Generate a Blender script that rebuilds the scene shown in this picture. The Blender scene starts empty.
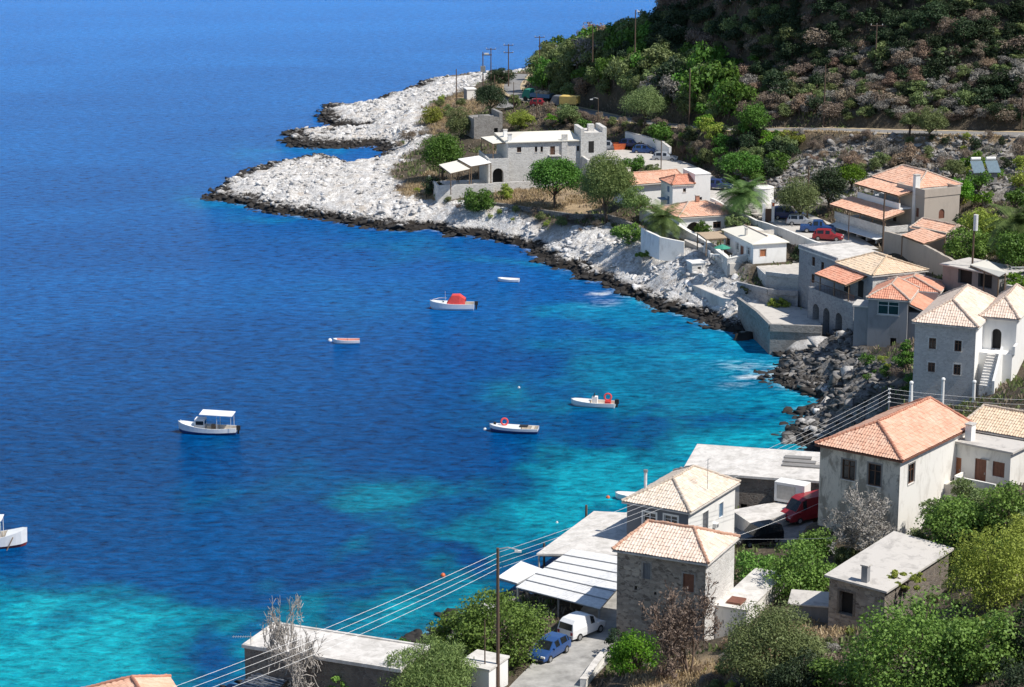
import bpy, bmesh, math, random
import numpy as np
from mathutils import Vector, Matrix
random.seed(7); np.random.seed(7)
SC = bpy.context.scene; COL = SC.collection
# ------------------------------------------------------------------ camera
FPX = 2300.0; PITCH = math.radians(14.0); CAMZ = 70.0; W0, H0 = 1024, 687
cp, sp = math.cos(PITCH), math.sin(PITCH)
def ray(px, py):
    a = (px-512)/FPX; b = (py-343.5)/FPX
    return Vector((a, cp-b*sp, -(sp+b*cp)))
def at(px, py, z=0.0):
    d = ray(px, py); t = (z-CAMZ)/d.z
    return Vector((d.x*t, d.y*t, z))
def proj(x, y, z):
    dz = z-CAMZ; zc = cp*y-sp*dz; yc = sp*y+cp*dz
    return 512+FPX*x/zc, 343.5-FPX*yc/zc
def zrow(x, y, py):
    b = (py-343.5)/FPX
    return CAMZ - y*(b*cp+sp)/(cp-b*sp)
cam = bpy.data.cameras.new('camera'); co = bpy.data.objects.new('camera', cam); COL.objects.link(co)
co.location = (0, 0, CAMZ); co.rotation_euler = (math.pi/2-PITCH, 0, 0)
cam.sensor_width = 36; cam.lens = 36*FPX/W0; cam.clip_start = 1; cam.clip_end = 8000
SC.camera = co
# ------------------------------------------------------------------ light
EL = math.radians(54); SX, SY = 0.91, -0.41
n_ = math.hypot(SX, SY); SX /= n_; SY /= n_
wd = bpy.data.worlds.new('World'); SC.world = wd; wd.use_nodes = True
nt = wd.node_tree; sky = nt.nodes.new('ShaderNodeTexSky'); sky.sky_type = 'NISHITA'; sky.sun_disc = False
sky.sun_elevation = EL; sky.sun_rotation = math.atan2(SX, SY); sky.air_density = 1.0; sky.dust_density = 0.3; sky.ozone_density = 2.5
nt.links.new(sky.outputs[0], nt.nodes['Background'].inputs[0]); nt.nodes['Background'].inputs[1].default_value = 0.115
sl = bpy.data.lights.new('sun', 'SUN'); sl.energy = 5.0; sl.angle = math.radians(0.5); sl.color = (1.0, 0.955, 0.88)
so = bpy.data.objects.new('sun', sl); COL.objects.link(so)
so.rotation_euler = Vector((SX*math.cos(EL), SY*math.cos(EL), math.sin(EL))).to_track_quat('Z', 'Y').to_euler()
SC.view_settings.view_transform = 'Standard'; SC.view_settings.look = 'None'; SC.view_settings.exposure = 0
SC.cycles.use_denoising = True; SC.cycles.max_bounces = 5; SC.cycles.transparent_max_bounces = 4
# ------------------------------------------------------------------ materials
def newmat(name):
    m = bpy.data.materials.new(name); m.use_nodes = True
    t = m.node_tree; return m, t, t.nodes['Principled BSDF']
def N(t, typ, **kw):
    n = t.nodes.new(typ)
    for k, v in kw.items():
        if k in n.inputs.keys(): n.inputs[k].default_value = v
        else: setattr(n, k, v)
    return n
def mixc(t, fac, a, b, blend='MIX'):
    m = t.nodes.new('ShaderNodeMix'); m.data_type = 'RGBA'; m.blend_type = blend
    def put(i, v):
        if isinstance(v, (tuple, list)): m.inputs[i].default_value = (*v[:3], 1)
        elif isinstance(v, (int, float)): m.inputs[i].default_value = v
        else: t.links.new(v, m.inputs[i])
    put(0, fac); put(6, a); put(7, b); return m.outputs[2]
def mth(t, op, a, b=None, clamp=False):
    m = t.nodes.new('ShaderNodeMath'); m.operation = op; m.use_clamp = clamp
    for i, v in enumerate((a, b)):
        if v is None: continue
        if isinstance(v, (int, float)): m.inputs[i].default_value = v
        else: t.links.new(v, m.inputs[i])
    return m.outputs[0]
def ramp(t, v, a, b):
    m = t.nodes.new('ShaderNodeMapRange'); m.inputs[1].default_value = a; m.inputs[2].default_value = b
    t.links.new(v, m.inputs[0]); return m.outputs[0]
def noise(t, scale, detail=4, rough=.6, vec=None, dist=0.0):
    n = N(t, 'ShaderNodeTexNoise', Scale=scale, Detail=detail, Roughness=rough, Distortion=dist)
    if vec is not None: t.links.new(vec, n.inputs['Vector'])
    return n.outputs[0]
def coords(t, kind='Object', scale=None):
    c = t.nodes.new('ShaderNodeTexCoord').outputs[kind]
    if scale:
        m = t.nodes.new('ShaderNodeMapping'); m.inputs['Scale'].default_value = scale; t.links.new(c, m.inputs[0]); c = m.outputs[0]
    return c
def worldpos(t): return t.nodes.new('ShaderNodeNewGeometry').outputs['Position']
def bump(t, b, h, strength=.5, dist=.05):
    n = N(t, 'ShaderNodeBump', Strength=strength, Distance=dist); t.links.new(h, n.inputs['Height']); t.links.new(n.outputs[0], b.inputs['Normal'])
def flat(name, col, rough=.6, metal=0.0, var=.12, ns=3.0, spec=None):
    m, t, b = newmat(name)
    v = noise(t, ns, 5, .65, coords(t)); c2 = tuple(x*(1-var*1.6) for x in col); c1 = tuple(min(1, x*(1+var)) for x in col)
    t.links.new(mixc(t, ramp(t, v, .3, .7), c2, c1), b.inputs['Base Color'])
    b.inputs['Roughness'].default_value = rough; b.inputs['Metallic'].default_value = metal
    if spec is not None: b.inputs['Specular IOR Level'].default_value = spec
    return m
def stone(name, ca, cb, mortar, sc=2.2, rough=.9, grime=.35):
    m, t, b = newmat(name); vec = coords(t, 'Object', (sc, sc, sc*1.7))
    w = noise(t, 3, 2, .5, vec)
    vv = t.nodes.new('ShaderNodeVectorMath'); vv.operation = 'ADD'; t.links.new(vec, vv.inputs[0])
    t.links.new(mth(t, 'MULTIPLY', w, .5), vv.inputs[1])
    v1 = N(t, 'ShaderNodeTexVoronoi', Scale=1.0); t.links.new(vv.outputs[0], v1.inputs['Vector'])
    v2 = N(t, 'ShaderNodeTexVoronoi', Scale=1.0); v2.feature = 'DISTANCE_TO_EDGE'; t.links.new(vv.outputs[0], v2.inputs['Vector'])
    sep = t.nodes.new('ShaderNodeSeparateColor'); t.links.new(v1.outputs['Color'], sep.inputs[0])
    c = mixc(t, sep.outputs[0], ca, cb)
    edge = ramp(t, v2.outputs['Distance'], .02, .09)
    c = mixc(t, edge, mortar, c)
    g = noise(t, .45, 6, .7, coords(t)); g2 = noise(t, 9, 3, .6, coords(t))
    c = mixc(t, mth(t, 'MULTIPLY', ramp(t, g, .42, .68), grime), c, tuple(x*.35 for x in ca))
    c = mixc(t, mth(t, 'MULTIPLY', g2, .35), c, tuple(x*.5 for x in cb))
    t.links.new(c, b.inputs['Base Color']); b.inputs['Roughness'].default_value = rough
    bump(t, b, edge, .6, .05); return m
def plaster(name, col, grime=.5, gcol=(.16, .15, .14), thr=(.5, .66)):
    m, t, b = newmat(name); vec = coords(t, 'Object', (1, 1, .45))
    g = noise(t, .9, 8, .72, vec, .4); f = noise(t, 14, 3, .6, coords(t))
    c = mixc(t, mth(t, 'MULTIPLY', ramp(t, g, *thr), grime), col, gcol)
    c = mixc(t, mth(t, 'MULTIPLY', f, .12), c, tuple(x*.6 for x in col))
    t.links.new(c, b.inputs['Base Color']); b.inputs['Roughness'].default_value = .9
    bump(t, b, f, .25, .02); return m
def tiles(name, ca, cb, cc, lichen=.3):
    m, t, b = newmat(name)
    uv = t.nodes.new('ShaderNodeUVMap').outputs[0]
    fl = t.nodes.new('ShaderNodeVectorMath'); fl.operation = 'FLOOR'
    mp = t.nodes.new('ShaderNodeMapping'); mp.inputs['Scale'].default_value = (1/.26, 1/.42, 1); t.links.new(uv, mp.inputs[0]); t.links.new(mp.outputs[0], fl.inputs[0])
    wn = t.nodes.new('ShaderNodeTexWhiteNoise'); t.links.new(fl.outputs[0], wn.inputs[0])
    sep = t.nodes.new('ShaderNodeSeparateXYZ'); t.links.new(mp.outputs[0], sep.inputs[0])
    fr = mth(t, 'FRACT', sep.outputs[0]); gro = ramp(t, mth(t, 'ABSOLUTE', mth(t, 'SUBTRACT', fr, .5)), .33, .5)
    c = mixc(t, wn.outputs[0], ca, cb)
    pn = noise(t, .8, 6, .7, coords(t)); c = mixc(t, mth(t, 'MULTIPLY', ramp(t, pn, .45, .7), .6), c, cc)
    ln = noise(t, 2.5, 6, .75, coords(t)); c = mixc(t, mth(t, 'MULTIPLY', ramp(t, ln, .55, .7), lichen), c, (.22, .19, .15))
    c = mixc(t, mth(t, 'MULTIPLY', gro, .4), c, tuple(x*.3 for x in ca))
    t.links.new(c, b.inputs['Base Color']); b.inputs['Roughness'].default_value = .85
    fy = mth(t, 'FRACT', sep.outputs[1]); bump(t, b, fy, .3, .03); return m
def leafmat(name, ca, cb, trans=.25, per=.5):
    m, t, b = newmat(name); g = t.nodes.new('ShaderNodeNewGeometry'); oi = t.nodes.new('ShaderNodeObjectInfo')
    nz = noise(t, 1.1, 3, .6, g.outputs['Position'])
    f = mth(t, 'ADD', mth(t, 'MULTIPLY', g.outputs['Random Per Island'], per), mth(t, 'MULTIPLY', ramp(t, nz, .3, .7), 1-per))
    c = mixc(t, f, ca, cb)
    hs = t.nodes.new('ShaderNodeHueSaturation'); t.links.new(c, hs.inputs['Color'])
    t.links.new(mth(t, 'ADD', .8, mth(t, 'MULTIPLY', oi.outputs['Random'], .45)), hs.inputs['Value'])
    t.links.new(mth(t, 'ADD', .485, mth(t, 'MULTIPLY', oi.outputs['Random'], .03)), hs.inputs['Hue'])
    t.links.new(hs.outputs[0], b.inputs['Base Color']); b.inputs['Roughness'].default_value = .55
    b.inputs['Specular IOR Level'].default_value = .25
    tr = t.nodes.new('ShaderNodeBsdfTranslucent'); t.links.new(hs.outputs[0], tr.inputs[0])
    mx = t.nodes.new('ShaderNodeMixShader'); mx.inputs[0].default_value = trans
    t.links.new(b.outputs[0], mx.inputs[1]); t.links.new(tr.outputs[0], mx.inputs[2])
    t.links.new(mx.outputs[0], t.nodes['Material Output'].inputs[0]); return m
M = {}
M['stone_pale'] = stone('stone_pale', (.88, .85, .80), (.64, .61, .57), (.86, .83, .78), 2.4, grime=.2)
M['stone_grey'] = stone('stone_grey', (.40, .38, .36), (.26, .24, .22), (.42, .40, .37), 2.0)
M['stone_brown'] = stone('stone_brown', (.33, .27, .22), (.17, .14, .12), (.34, .31, .27), 2.2, grime=.6)
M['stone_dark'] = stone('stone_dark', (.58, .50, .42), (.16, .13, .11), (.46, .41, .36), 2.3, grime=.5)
M['stone_blue'] = stone('stone_blue', (.42, .42, .43), (.27, .27, .29), (.48, .48, .48), 2.2, grime=.3)
M['stone_smooth'] = stone('stone_smooth', (.72, .69, .66), (.52, .49, .47), (.72, .70, .67), 3.2, grime=.15)
M['drystone'] = stone('drystone', (.45, .42, .38), (.28, .25, .22), (.10, .09, .08), 1.8, grime=.4)
M['white'] = plaster('white_plaster', (.90, .885, .85), .2, (.5, .48, .45))
M['white_old'] = plaster('weathered_white_plaster', (.88, .85, .79), .45, (.45, .41, .36))
M['plaster_old'] = plaster('stained_plaster', (.70, .64, .55), .85, (.26, .23, .19), (.46, .56))
M['beige'] = plaster('beige_render', (.50, .43, .36), .3, (.3, .26, .22))
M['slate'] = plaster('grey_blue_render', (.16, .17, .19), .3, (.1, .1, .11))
M['render_dark'] = plaster('grey_render', (.30, .30, .31), .4, (.15, .15, .15))
M['conc'] = plaster('concrete', (.60, .56, .51), .6, (.28, .26, .24))
M['conc_pale'] = plaster('pale_concrete', (.74, .70, .65), .8, (.46, .43, .39), (.42, .62))
M['conc_dark'] = plaster('dark_concrete', (.26, .25, .24), .45, (.14, .13, .12))
M['cream_roof'] = plaster('cream_roof', (.82, .77, .66), .2, (.6, .55, .45))
M['tile_red'] = tiles('red_roof_tiles', (.76, .36, .24), (.64, .27, .17), (.80, .50, .36), .15)
M['tile_terra'] = tiles('terracotta_tiles', (.82, .49, .34), (.68, .37, .25), (.86, .64, .50), .35)
M['tile_pale'] = tiles('pale_roof_tiles', (.86, .70, .57), (.70, .52, .41), (.90, .80, .70), .35)
M['tile_sand'] = tiles('sandy_roof_tiles', (.84, .66, .47), (.70, .52, .36), (.76, .64, .50), .35)
M['tile_old'] = tiles('weathered_roof_tiles', (.86, .73, .60), (.68, .54, .42), (.88, .80, .68), .4)
M['glass'] = flat('dark_glass', (.02, .025, .03), .12, var=.3)
M['frame_w'] = flat('white_frames', (.75, .74, .72), .5); M['frame_b'] = flat('brown_frames', (.12, .06, .035), .6)
M['shut_o'] = flat('orange_wood', (.42, .16, .07), .6); M['shut_b'] = flat('brown_wood', (.20, .08, .05), .6)
M['shut_g'] = flat('grey_shutter', (.16, .17, .19), .6); M['shut_blue'] = flat('blue_paint', (.16, .26, .38), .5)
M['dark'] = flat('dark_interior', (.025, .023, .022), .9)
M['wood'] = flat('weathered_wood', (.24, .16, .10), .85, ns=8); M['pole'] = flat('pole_wood', (.13, .085, .06), .85, ns=6)
M['metal'] = flat('grey_metal', (.42, .42, .42), .45, .6); M['metal_w'] = flat('white_metal', (.80, .79, .77), .45)
M['black'] = flat('black_rubber', (.02, .02, .02), .7); M['reed'] = flat('reed_matting', (.50, .38, .26), .9, ns=12, var=.3)
M['bluecar'] = flat('blue_car_paint', (.03, .085, .25), .25, .1, .03); M['whitecar'] = flat('white_car_paint', (.82, .82, .82), .3, var=.03)
M['redcar'] = flat('red_car_paint', (.30, .022, .03), .35, var=.05); M['blackcar'] = flat('black_car_paint', (.015, .016, .02), .25, var=.05)
M['navy'] = flat('navy_paint', (.03, .05, .16), .35, var=.05); M['silver'] = flat('silver_paint', (.45, .47, .5), .35, .3, var=.04)
M['yellow'] = flat('yellow_paint', (.72, .52, .16), .6); M['green_p'] = flat('green_fabric', (.05, .30, .20), .8)
M['orange'] = flat('orange_plastic', (.75, .16, .05), .5); M['redcloth'] = flat('red_canvas', (.72, .07, .06), .7)
M['hull_w'] = flat('white_gelcoat', (.84, .84, .82), .3, var=.04); M['hull_blue'] = flat('navy_hull_stripe', (.04, .07, .20), .4)
M['hull_red'] = flat('red_hull_paint', (.36, .06, .05), .5); M['deckw'] = flat('cream_deck', (.66, .58, .48), .7, ns=5)
M['deckp'] = flat('faded_red_deck', (.62, .24, .18), .7, ns=5); M['lamp'] = flat('lamp_lens', (.8, .8, .75), .2)
M['wire'] = flat('aluminium_wire', (.75, .75, .75), .5, .1); M['solar'] = flat('solar_glass', (.20, .27, .31), .2, .2)
M['verge'] = flat('ochre_verge', (.55, .43, .27), .95, ns=1.2, var=.25); M['lane_m'] = flat('worn_lane', (.40, .385, .36), .9, ns=.8, var=.25); M['asphalt'] = flat('asphalt', (.26, .25, .24), .9, ns=1.5, var=.2); M['path_m'] = flat('pale_concrete_paving', (.56, .52, .47), .9, ns=1.2)
M['whitecloth'] = flat('white_canvas', (.84, .84, .84), .7, var=.03)
M['bark'] = flat('bark', (.12, .09, .07), .95, ns=7, var=.3); M['twig'] = flat('grey_twigs', (.46, .42, .38), .95, ns=7, var=.3)
M['twig_b'] = flat('brown_twigs', (.24, .17, .13), .95, ns=7, var=.3)
M['lf_fig'] = leafmat('fig_leaves', (.055, .13, .018), (.27, .42, .09), .25)
M['lf_bright'] = leafmat('bright_leaves', (.05, .16, .012), (.20, .36, .03), .3)
M['lf_tree'] = leafmat('mid_green_leaves', (.035, .10, .014), (.15, .29, .045), .2)
M['lf_olive'] = leafmat('olive_leaves', (.08, .115, .035), (.27, .33, .13), .2)
M['lf_dark'] = leafmat('dark_evergreen_leaves', (.018, .035, .016), (.06, .095, .04), .15)
M['lf_yel'] = leafmat('yellow_green_leaves', (.16, .21, .03), (.42, .47, .09), .3)
M['lf_feather'] = leafmat('feathery_leaves', (.11, .19, .05), (.33, .44, .15), .3)
M['lf_dry'] = leafmat('dry_scrub_leaves', (.17, .13, .10), (.34, .27, .205), .15)
M['lf_pink'] = leafmat('reddish_scrub_leaves', (.22, .15, .105), (.38, .27, .195), .15)
M['lf_grey'] = leafmat('grey_scrub_leaves', (.18, .17, .15), (.36, .335, .30), .15)
M['lf_grass'] = leafmat('dry_grass_blades', (.36, .27, .15), (.58, .47, .28), .2)
M['lf_flower'] = leafmat('pink_flowers', (.55, .06, .20), (.75, .15, .35), .2)
M['lf_palm'] = leafmat('palm_leaflets', (.06, .12, .03), (.22, .32, .10), .2)
# ------------------------------------------------------------------ object helpers
def props(o, label=None, cat=None, group=None, kind=None):
    if label: o['label'] = label
    if cat: o['category'] = cat
    if group: o['group'] = group
    if kind: o['kind'] = kind
    return o
def thing(name, label, cat, loc=(0, 0, 0), rz=0.0, group=None):
    o = bpy.data.objects.new(name, None); COL.objects.link(o); o.location = loc; o.rotation_euler = (0, 0, rz)
    o.empty_display_size = .3
    return props(o, label, cat, group)
def copytree(o, parent=None):
    c = o.copy(); COL.objects.link(c)
    if parent is not None: c.parent = parent
    for ch in list(o.children): copytree(ch, c)
    return c
class MB:
    def __init__(s): s.v = []; s.f = []; s.m = []; s.cur = 0
    def add(s, vs, fs):
        o = len(s.v); s.v.extend([tuple(v) for v in vs])
        for f in fs: s.f.append([i+o for i in f]); s.m.append(s.cur)
        return s
    def poly(s, *p): return s.add(p, [list(range(len(p)))])
    def box(s, x0, y0, z0, x1, y1, z1):
        return s.add([(x0,y0,z0),(x1,y0,z0),(x1,y1,z0),(x0,y1,z0),(x0,y0,z1),(x1,y0,z1),(x1,y1,z1),(x0,y1,z1)],
                     [[0,3,2,1],[4,5,6,7],[0,1,5,4],[1,2,6,5],[2,3,7,6],[3,0,4,7]])
    def obox(s, c, size, rz=0.0, rx=0.0, ry=0.0):
        R = Matrix.Rotation(rz, 3, 'Z') @ Matrix.Rotation(ry, 3, 'Y') @ Matrix.Rotation(rx, 3, 'X'); c = Vector(c)
        P = [c + R @ Vector((size[0]*a/2, size[1]*b/2, size[2]*d/2)) for a, b, d in
             ((-1,-1,-1),(1,-1,-1),(1,1,-1),(-1,1,-1),(-1,-1,1),(1,-1,1),(1,1,1),(-1,1,1))]
        return s.add(P, [[0,3,2,1],[4,5,6,7],[0,1,5,4],[1,2,6,5],[2,3,7,6],[3,0,4,7]])
    def prism(s, pts, z0, z1):
        n = len(pts); s.add([(p[0], p[1], z0) for p in pts]+[(p[0], p[1], z1) for p in pts],
            [list(range(n))[::-1], list(range(n, 2*n))]+[[i, (i+1) % n, n+(i+1) % n, n+i] for i in range(n)]); return s
    def slab(s, quad, th):          # quad of 3d points, thickness downwards
        a = [Vector(q) for q in quad]; n = len(a); b = [q-Vector((0, 0, th)) for q in a]
        return s.add(a+b, [list(range(n)), list(range(n, 2*n))[::-1]]+[[i, (i+1) % n, n+(i+1) % n, n+i] for i in range(n)])
    def tube(s, pts, r0, r1=None, n=6):
        if r1 is None: r1 = r0
        pts = [Vector(p) for p in pts]; L = len(pts); rings = []
        for i, p in enumerate(pts):
            d = (pts[min(i+1, L-1)]-pts[max(i-1, 0)]).normalized()
            a = d.orthogonal().normalized() if abs(d.z) > .95 else d.cross(Vector((0, 0, 1))).normalized()
            b = d.cross(a); r = r0+(r1-r0)*i/max(1, L-1)
            rings.append([p+(a*math.cos(2*math.pi*k/n)+b*math.sin(2*math.pi*k/n))*r for k in range(n)])
        vs = [q for R in rings for q in R]; fs = []
        for i in range(L-1):
            for k in range(n): fs.append([i*n+k, i*n+(k+1) % n, (i+1)*n+(k+1) % n, (i+1)*n+k])
        fs.append(list(range(n))[::-1]); fs.append([(L-1)*n+k for k in range(n)])
        return s.add(vs, fs)
    def sphere(s, c, r, nu=10, nv=6, sz=1.0):
        vs = [(c[0], c[1], c[2]-r*sz)]
        for j in range(1, nv):
            t = math.pi*j/nv-math.pi/2
            for i in range(nu):
                a = 2*math.pi*i/nu; vs.append((c[0]+r*math.cos(t)*math.cos(a), c[1]+r*math.cos(t)*math.sin(a), c[2]+r*sz*math.sin(t)))
        vs.append((c[0], c[1], c[2]+r*sz)); fs = []
        for i in range(nu):
            fs.append([0, 1+(i+1) % nu, 1+i]); q = 1+(nv-2)*nu; fs.append([len(vs)-1, q+i, q+(i+1) % nu])
            for j in range(nv-2): a = 1+j*nu; fs.append([a+i, a+(i+1) % nu, a+nu+(i+1) % nu, a+nu+i])
        return s.add(vs, fs)
    def build(s, name, mat, parent=None, smooth=False, loc=None):
        me = bpy.data.meshes.new(name); me.from_pydata(s.v, [], s.f)
        for m in (mat if isinstance(mat, (list, tuple)) else [mat]): me.materials.append(M[m])
        if isinstance(mat, (list, tuple)) and len(mat) > 1: me.polygons.foreach_set('material_index', s.m)
        if smooth: me.polygons.foreach_set('use_smooth', [True]*len(me.polygons))
        me.update(); o = bpy.data.objects.new(name, me); COL.objects.link(o)
        if parent is not None: o.parent = parent
        if loc is not None: o.location = loc
        return o
def npmesh(name, v, f, mats, parent=None, smooth=False):   # fast quads
    me = bpy.data.meshes.new(name); nf, k = f.shape
    me.vertices.add(len(v)); me.vertices.foreach_set('co', v.astype(np.float32).ravel())
    me.loops.add(nf*k); me.loops.foreach_set('vertex_index', f.astype(np.int32).ravel())
    me.polygons.add(nf); me.polygons.foreach_set('loop_start', np.arange(0, nf*k, k, dtype=np.int32))
    me.update(calc_edges=True)
    for m in mats: me.materials.append(M[m])
    if smooth: me.polygons.foreach_set('use_smooth', np.ones(nf, dtype=bool))
    o = bpy.data.objects.new(name, me); COL.objects.link(o)
    if parent is not None: o.parent = parent
    return o
# ------------------------------------------------------------------ numpy noise
_T = np.random.RandomState(3).rand(256, 256)
def vnoise(x, y):
    xi = np.floor(x).astype(int); yi = np.floor(y).astype(int); fx = x-xi; fy = y-yi
    fx = fx*fx*(3-2*fx); fy = fy*fy*(3-2*fy); g = lambda a, b: _T[a & 255, b & 255]
    return (g(xi, yi)*(1-fx)+g(xi+1, yi)*fx)*(1-fy)+(g(xi, yi+1)*(1-fx)+g(xi+1, yi+1)*fx)*fy
def fbm(x, y, o=4):
    s = 0; a = 1; n = 0
    for k in range(o):
        s = s+a*vnoise(x*2**k+17.3*k, y*2**k+5.1*k); n += a; a *= .5
    return s/n
def sstep(a, b, x): t = np.clip((x-a)/(b-a), 0, 1); return t*t*(3-2*t)
def polyin(px, py, P):
    ins = np.zeros(px.shape, bool); n = len(P)
    for i in range(n):
        x0, y0 = P[i]; x1, y1 = P[(i+1) % n]
        if y0 == y1: continue
        c = ((y0 > py) != (y1 > py)) & (px < (x1-x0)*(py-y0)/(y1-y0)+x0); ins ^= c
    return ins
def segdist(px, py, P, closed=True):
    d = np.full(px.shape, 1e9); n = len(P)
    for i in range(n if closed else n-1):
        ax, ay = P[i]; bx, by = P[(i+1) % n]; ux, uy = bx-ax, by-ay; q = ux*ux+uy*uy
        t = np.clip(((px-ax)*ux+(py-ay)*uy)/max(q, 1e-9), 0, 1)
        d = np.minimum(d, np.hypot(px-ax-t*ux, py-ay-t*uy))
    return d
# ------------------------------------------------------------------ building frames (pads for the terrain come from these)
PADS = []; FR = {}
def frame(key, z0, h, Np, Lp, Rp, pad=True, Wd=None, Dp=None):
    zt = z0+h; n = at(*Np, zt); l = at(*Lp, zt); r = at(*Rp, zt)
    if Rp == Lp: raise ValueError
    a = math.atan2(r.y-n.y, r.x-n.x); al = math.atan2(l.y-n.y, l.x-n.x)-math.pi/2
    # balance both walls' directions by their length
    wl = (l-n).length; wr = (r-n).length
    dif = (al-a+math.pi) % (2*math.pi)-math.pi
    ang = a+dif*wl/(wl+wr)
    W_ = Wd or wr; D_ = Dp or wl
    FR[key] = dict(z0=z0, h=h, o=Vector((n.x, n.y, z0)), a=ang, W=W_, D=D_)
    if pad: PADS.append((n.x, n.y, ang, W_, D_, z0))
    return FR[key]
#      key            z0    h    near eave      left eave     right eave
frame('stone_house', 2.8, 7.6, (706, 562), (618, 548), (733, 537))
frame('slate_house', 2.4, 5.2, (688.5, 511), (625, 501.6), (739.6, 483))
frame('old_mansion', 6.0, 7.4, (900.6, 459), (821, 443), (965, 427), Wd=13)
frame('tall_house', 7.0, 8.4, (976.3, 326.7), (914.5, 322), (1003, 303))
frame('cottage', 6.3, 2.7, (753.5, 243.7), (721.9, 229.6), (787.5, 242))
frame('boxy_house', 6.0, 5.2, (672.8, 184.7), (665, 181.7), (711, 183), Dp=5.0)
frame('low_house', 5.6, 3.0, (679.5, 217), (668, 209), (732, 213), Dp=7.5)
frame('long_house', 6.0, 3.6, (632, 184), (626, 177), (676, 178), Dp=6)
frame('big_house', 5.0, 6.6, (508, 142), (496, 136), (581, 140.5), Dp=10)
frame('arch_house', 3.0, 7.4, (873, 275), (807, 248), (920, 268))
frame('grey_house', 4.5, 5.8, (908, 300), (868, 299), (925, 289), Dp=None)
frame('terrace_house', 7.6, 7.5, (917, 188), (878, 178), (947, 185.6), Dp=10, Wd=7)
frame('beige_block', 8.2, 6.1, (924.7, 197.6), (909, 193.6), (960, 194), Dp=6)
frame('small_house', 8.6, 3.2, (946, 233), (924, 226), (966, 227), Wd=4.5, Dp=6)
frame('pier_house', 2.0, 3.6, (824, 483), (739, 479), (838, 463), pad=False, Wd=9)
frame('ruin_shed', 6.0, 4.0, (885, 591), (827.6, 580), (953, 551.5))
frame('quay_store', 2.0, 3.6, (400, 672), (248, 645), (421, 648))
frame('doorstep_annex', 9.2, 3.2, (1011, 453), (950, 443), (1062, 432))
frame('back_range', 7.5, 5.4, (1050, 441), (968, 425), (1075, 420), Wd=6)
frame('pergola_cafe', 9.4, 3.0, (999, 276), (954, 263), (1012, 268), Wd=5)
frame('ruin', 5.5, 3.6, (474, 119), (469, 117.5), (503, 118), Dp=5)
frame('utility_hut', 4.5, 2.2, (467, 90), (465, 88.5), (476, 89.5), Dp=2.5)
frame('tank_base', 7.8, 2.4, (758, 203), (752, 200), (772, 202), Dp=3, pad=True)
# ------------------------------------------------------------------ coast
coast_px = [(532,68),(520,72),(505,75),(480,77),(455,78),(440,80),(424,84),(408,92),(386,97),(376,104),(350,107),(334,105),(321,111),(324,121),
 (332,127),(352,128),(366,130),(340,131),(312,130),(290,132),(288,139),(296,146),(318,148),(345,148),(375,146),(392,152),(380,162),(352,166),(336,161),(314,157),(290,162),
 (258,168),(246,175),(226,184),(208,195),(215,200),(247,205),(270,212),(294,215),(340,222),(375,227),(407,231),(430,229),(455,236),(478,237),(500,241),(523,247),
 (545,258),(556,266),(572,270),(590,280),(606,283),(622,294),(640,300),(656,309),(676,311),(694,318),(716,326),(735,331),(757,334),(775,338),(797,343),(800,350),(790,352),
 (782,362),(772,371),(775,380),(788,388),(806,390),(818,396),(819,405),(806,412),(800,421),(792,428),(794,437),(808,444),(830,452),(850,462),(850,480),(800,490),(740,500),(700,505),
 (672,512),(650,535),(625,548),(597,553),(565,575),(538,592),(500,600),(470,610),(440,630),(410,650),(360,662),(300,668),(245,690),(190,712),(110,730),(40,745),(-80,780)]
COAST = [tuple(at(x, y, 0)[:2]) for x, y in coast_px]
COAST += [(-80, 95), (220, 95), (300, 700), (200, 800), (110, 760), (70, 660), (45, 600), (22, 572)]
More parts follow.
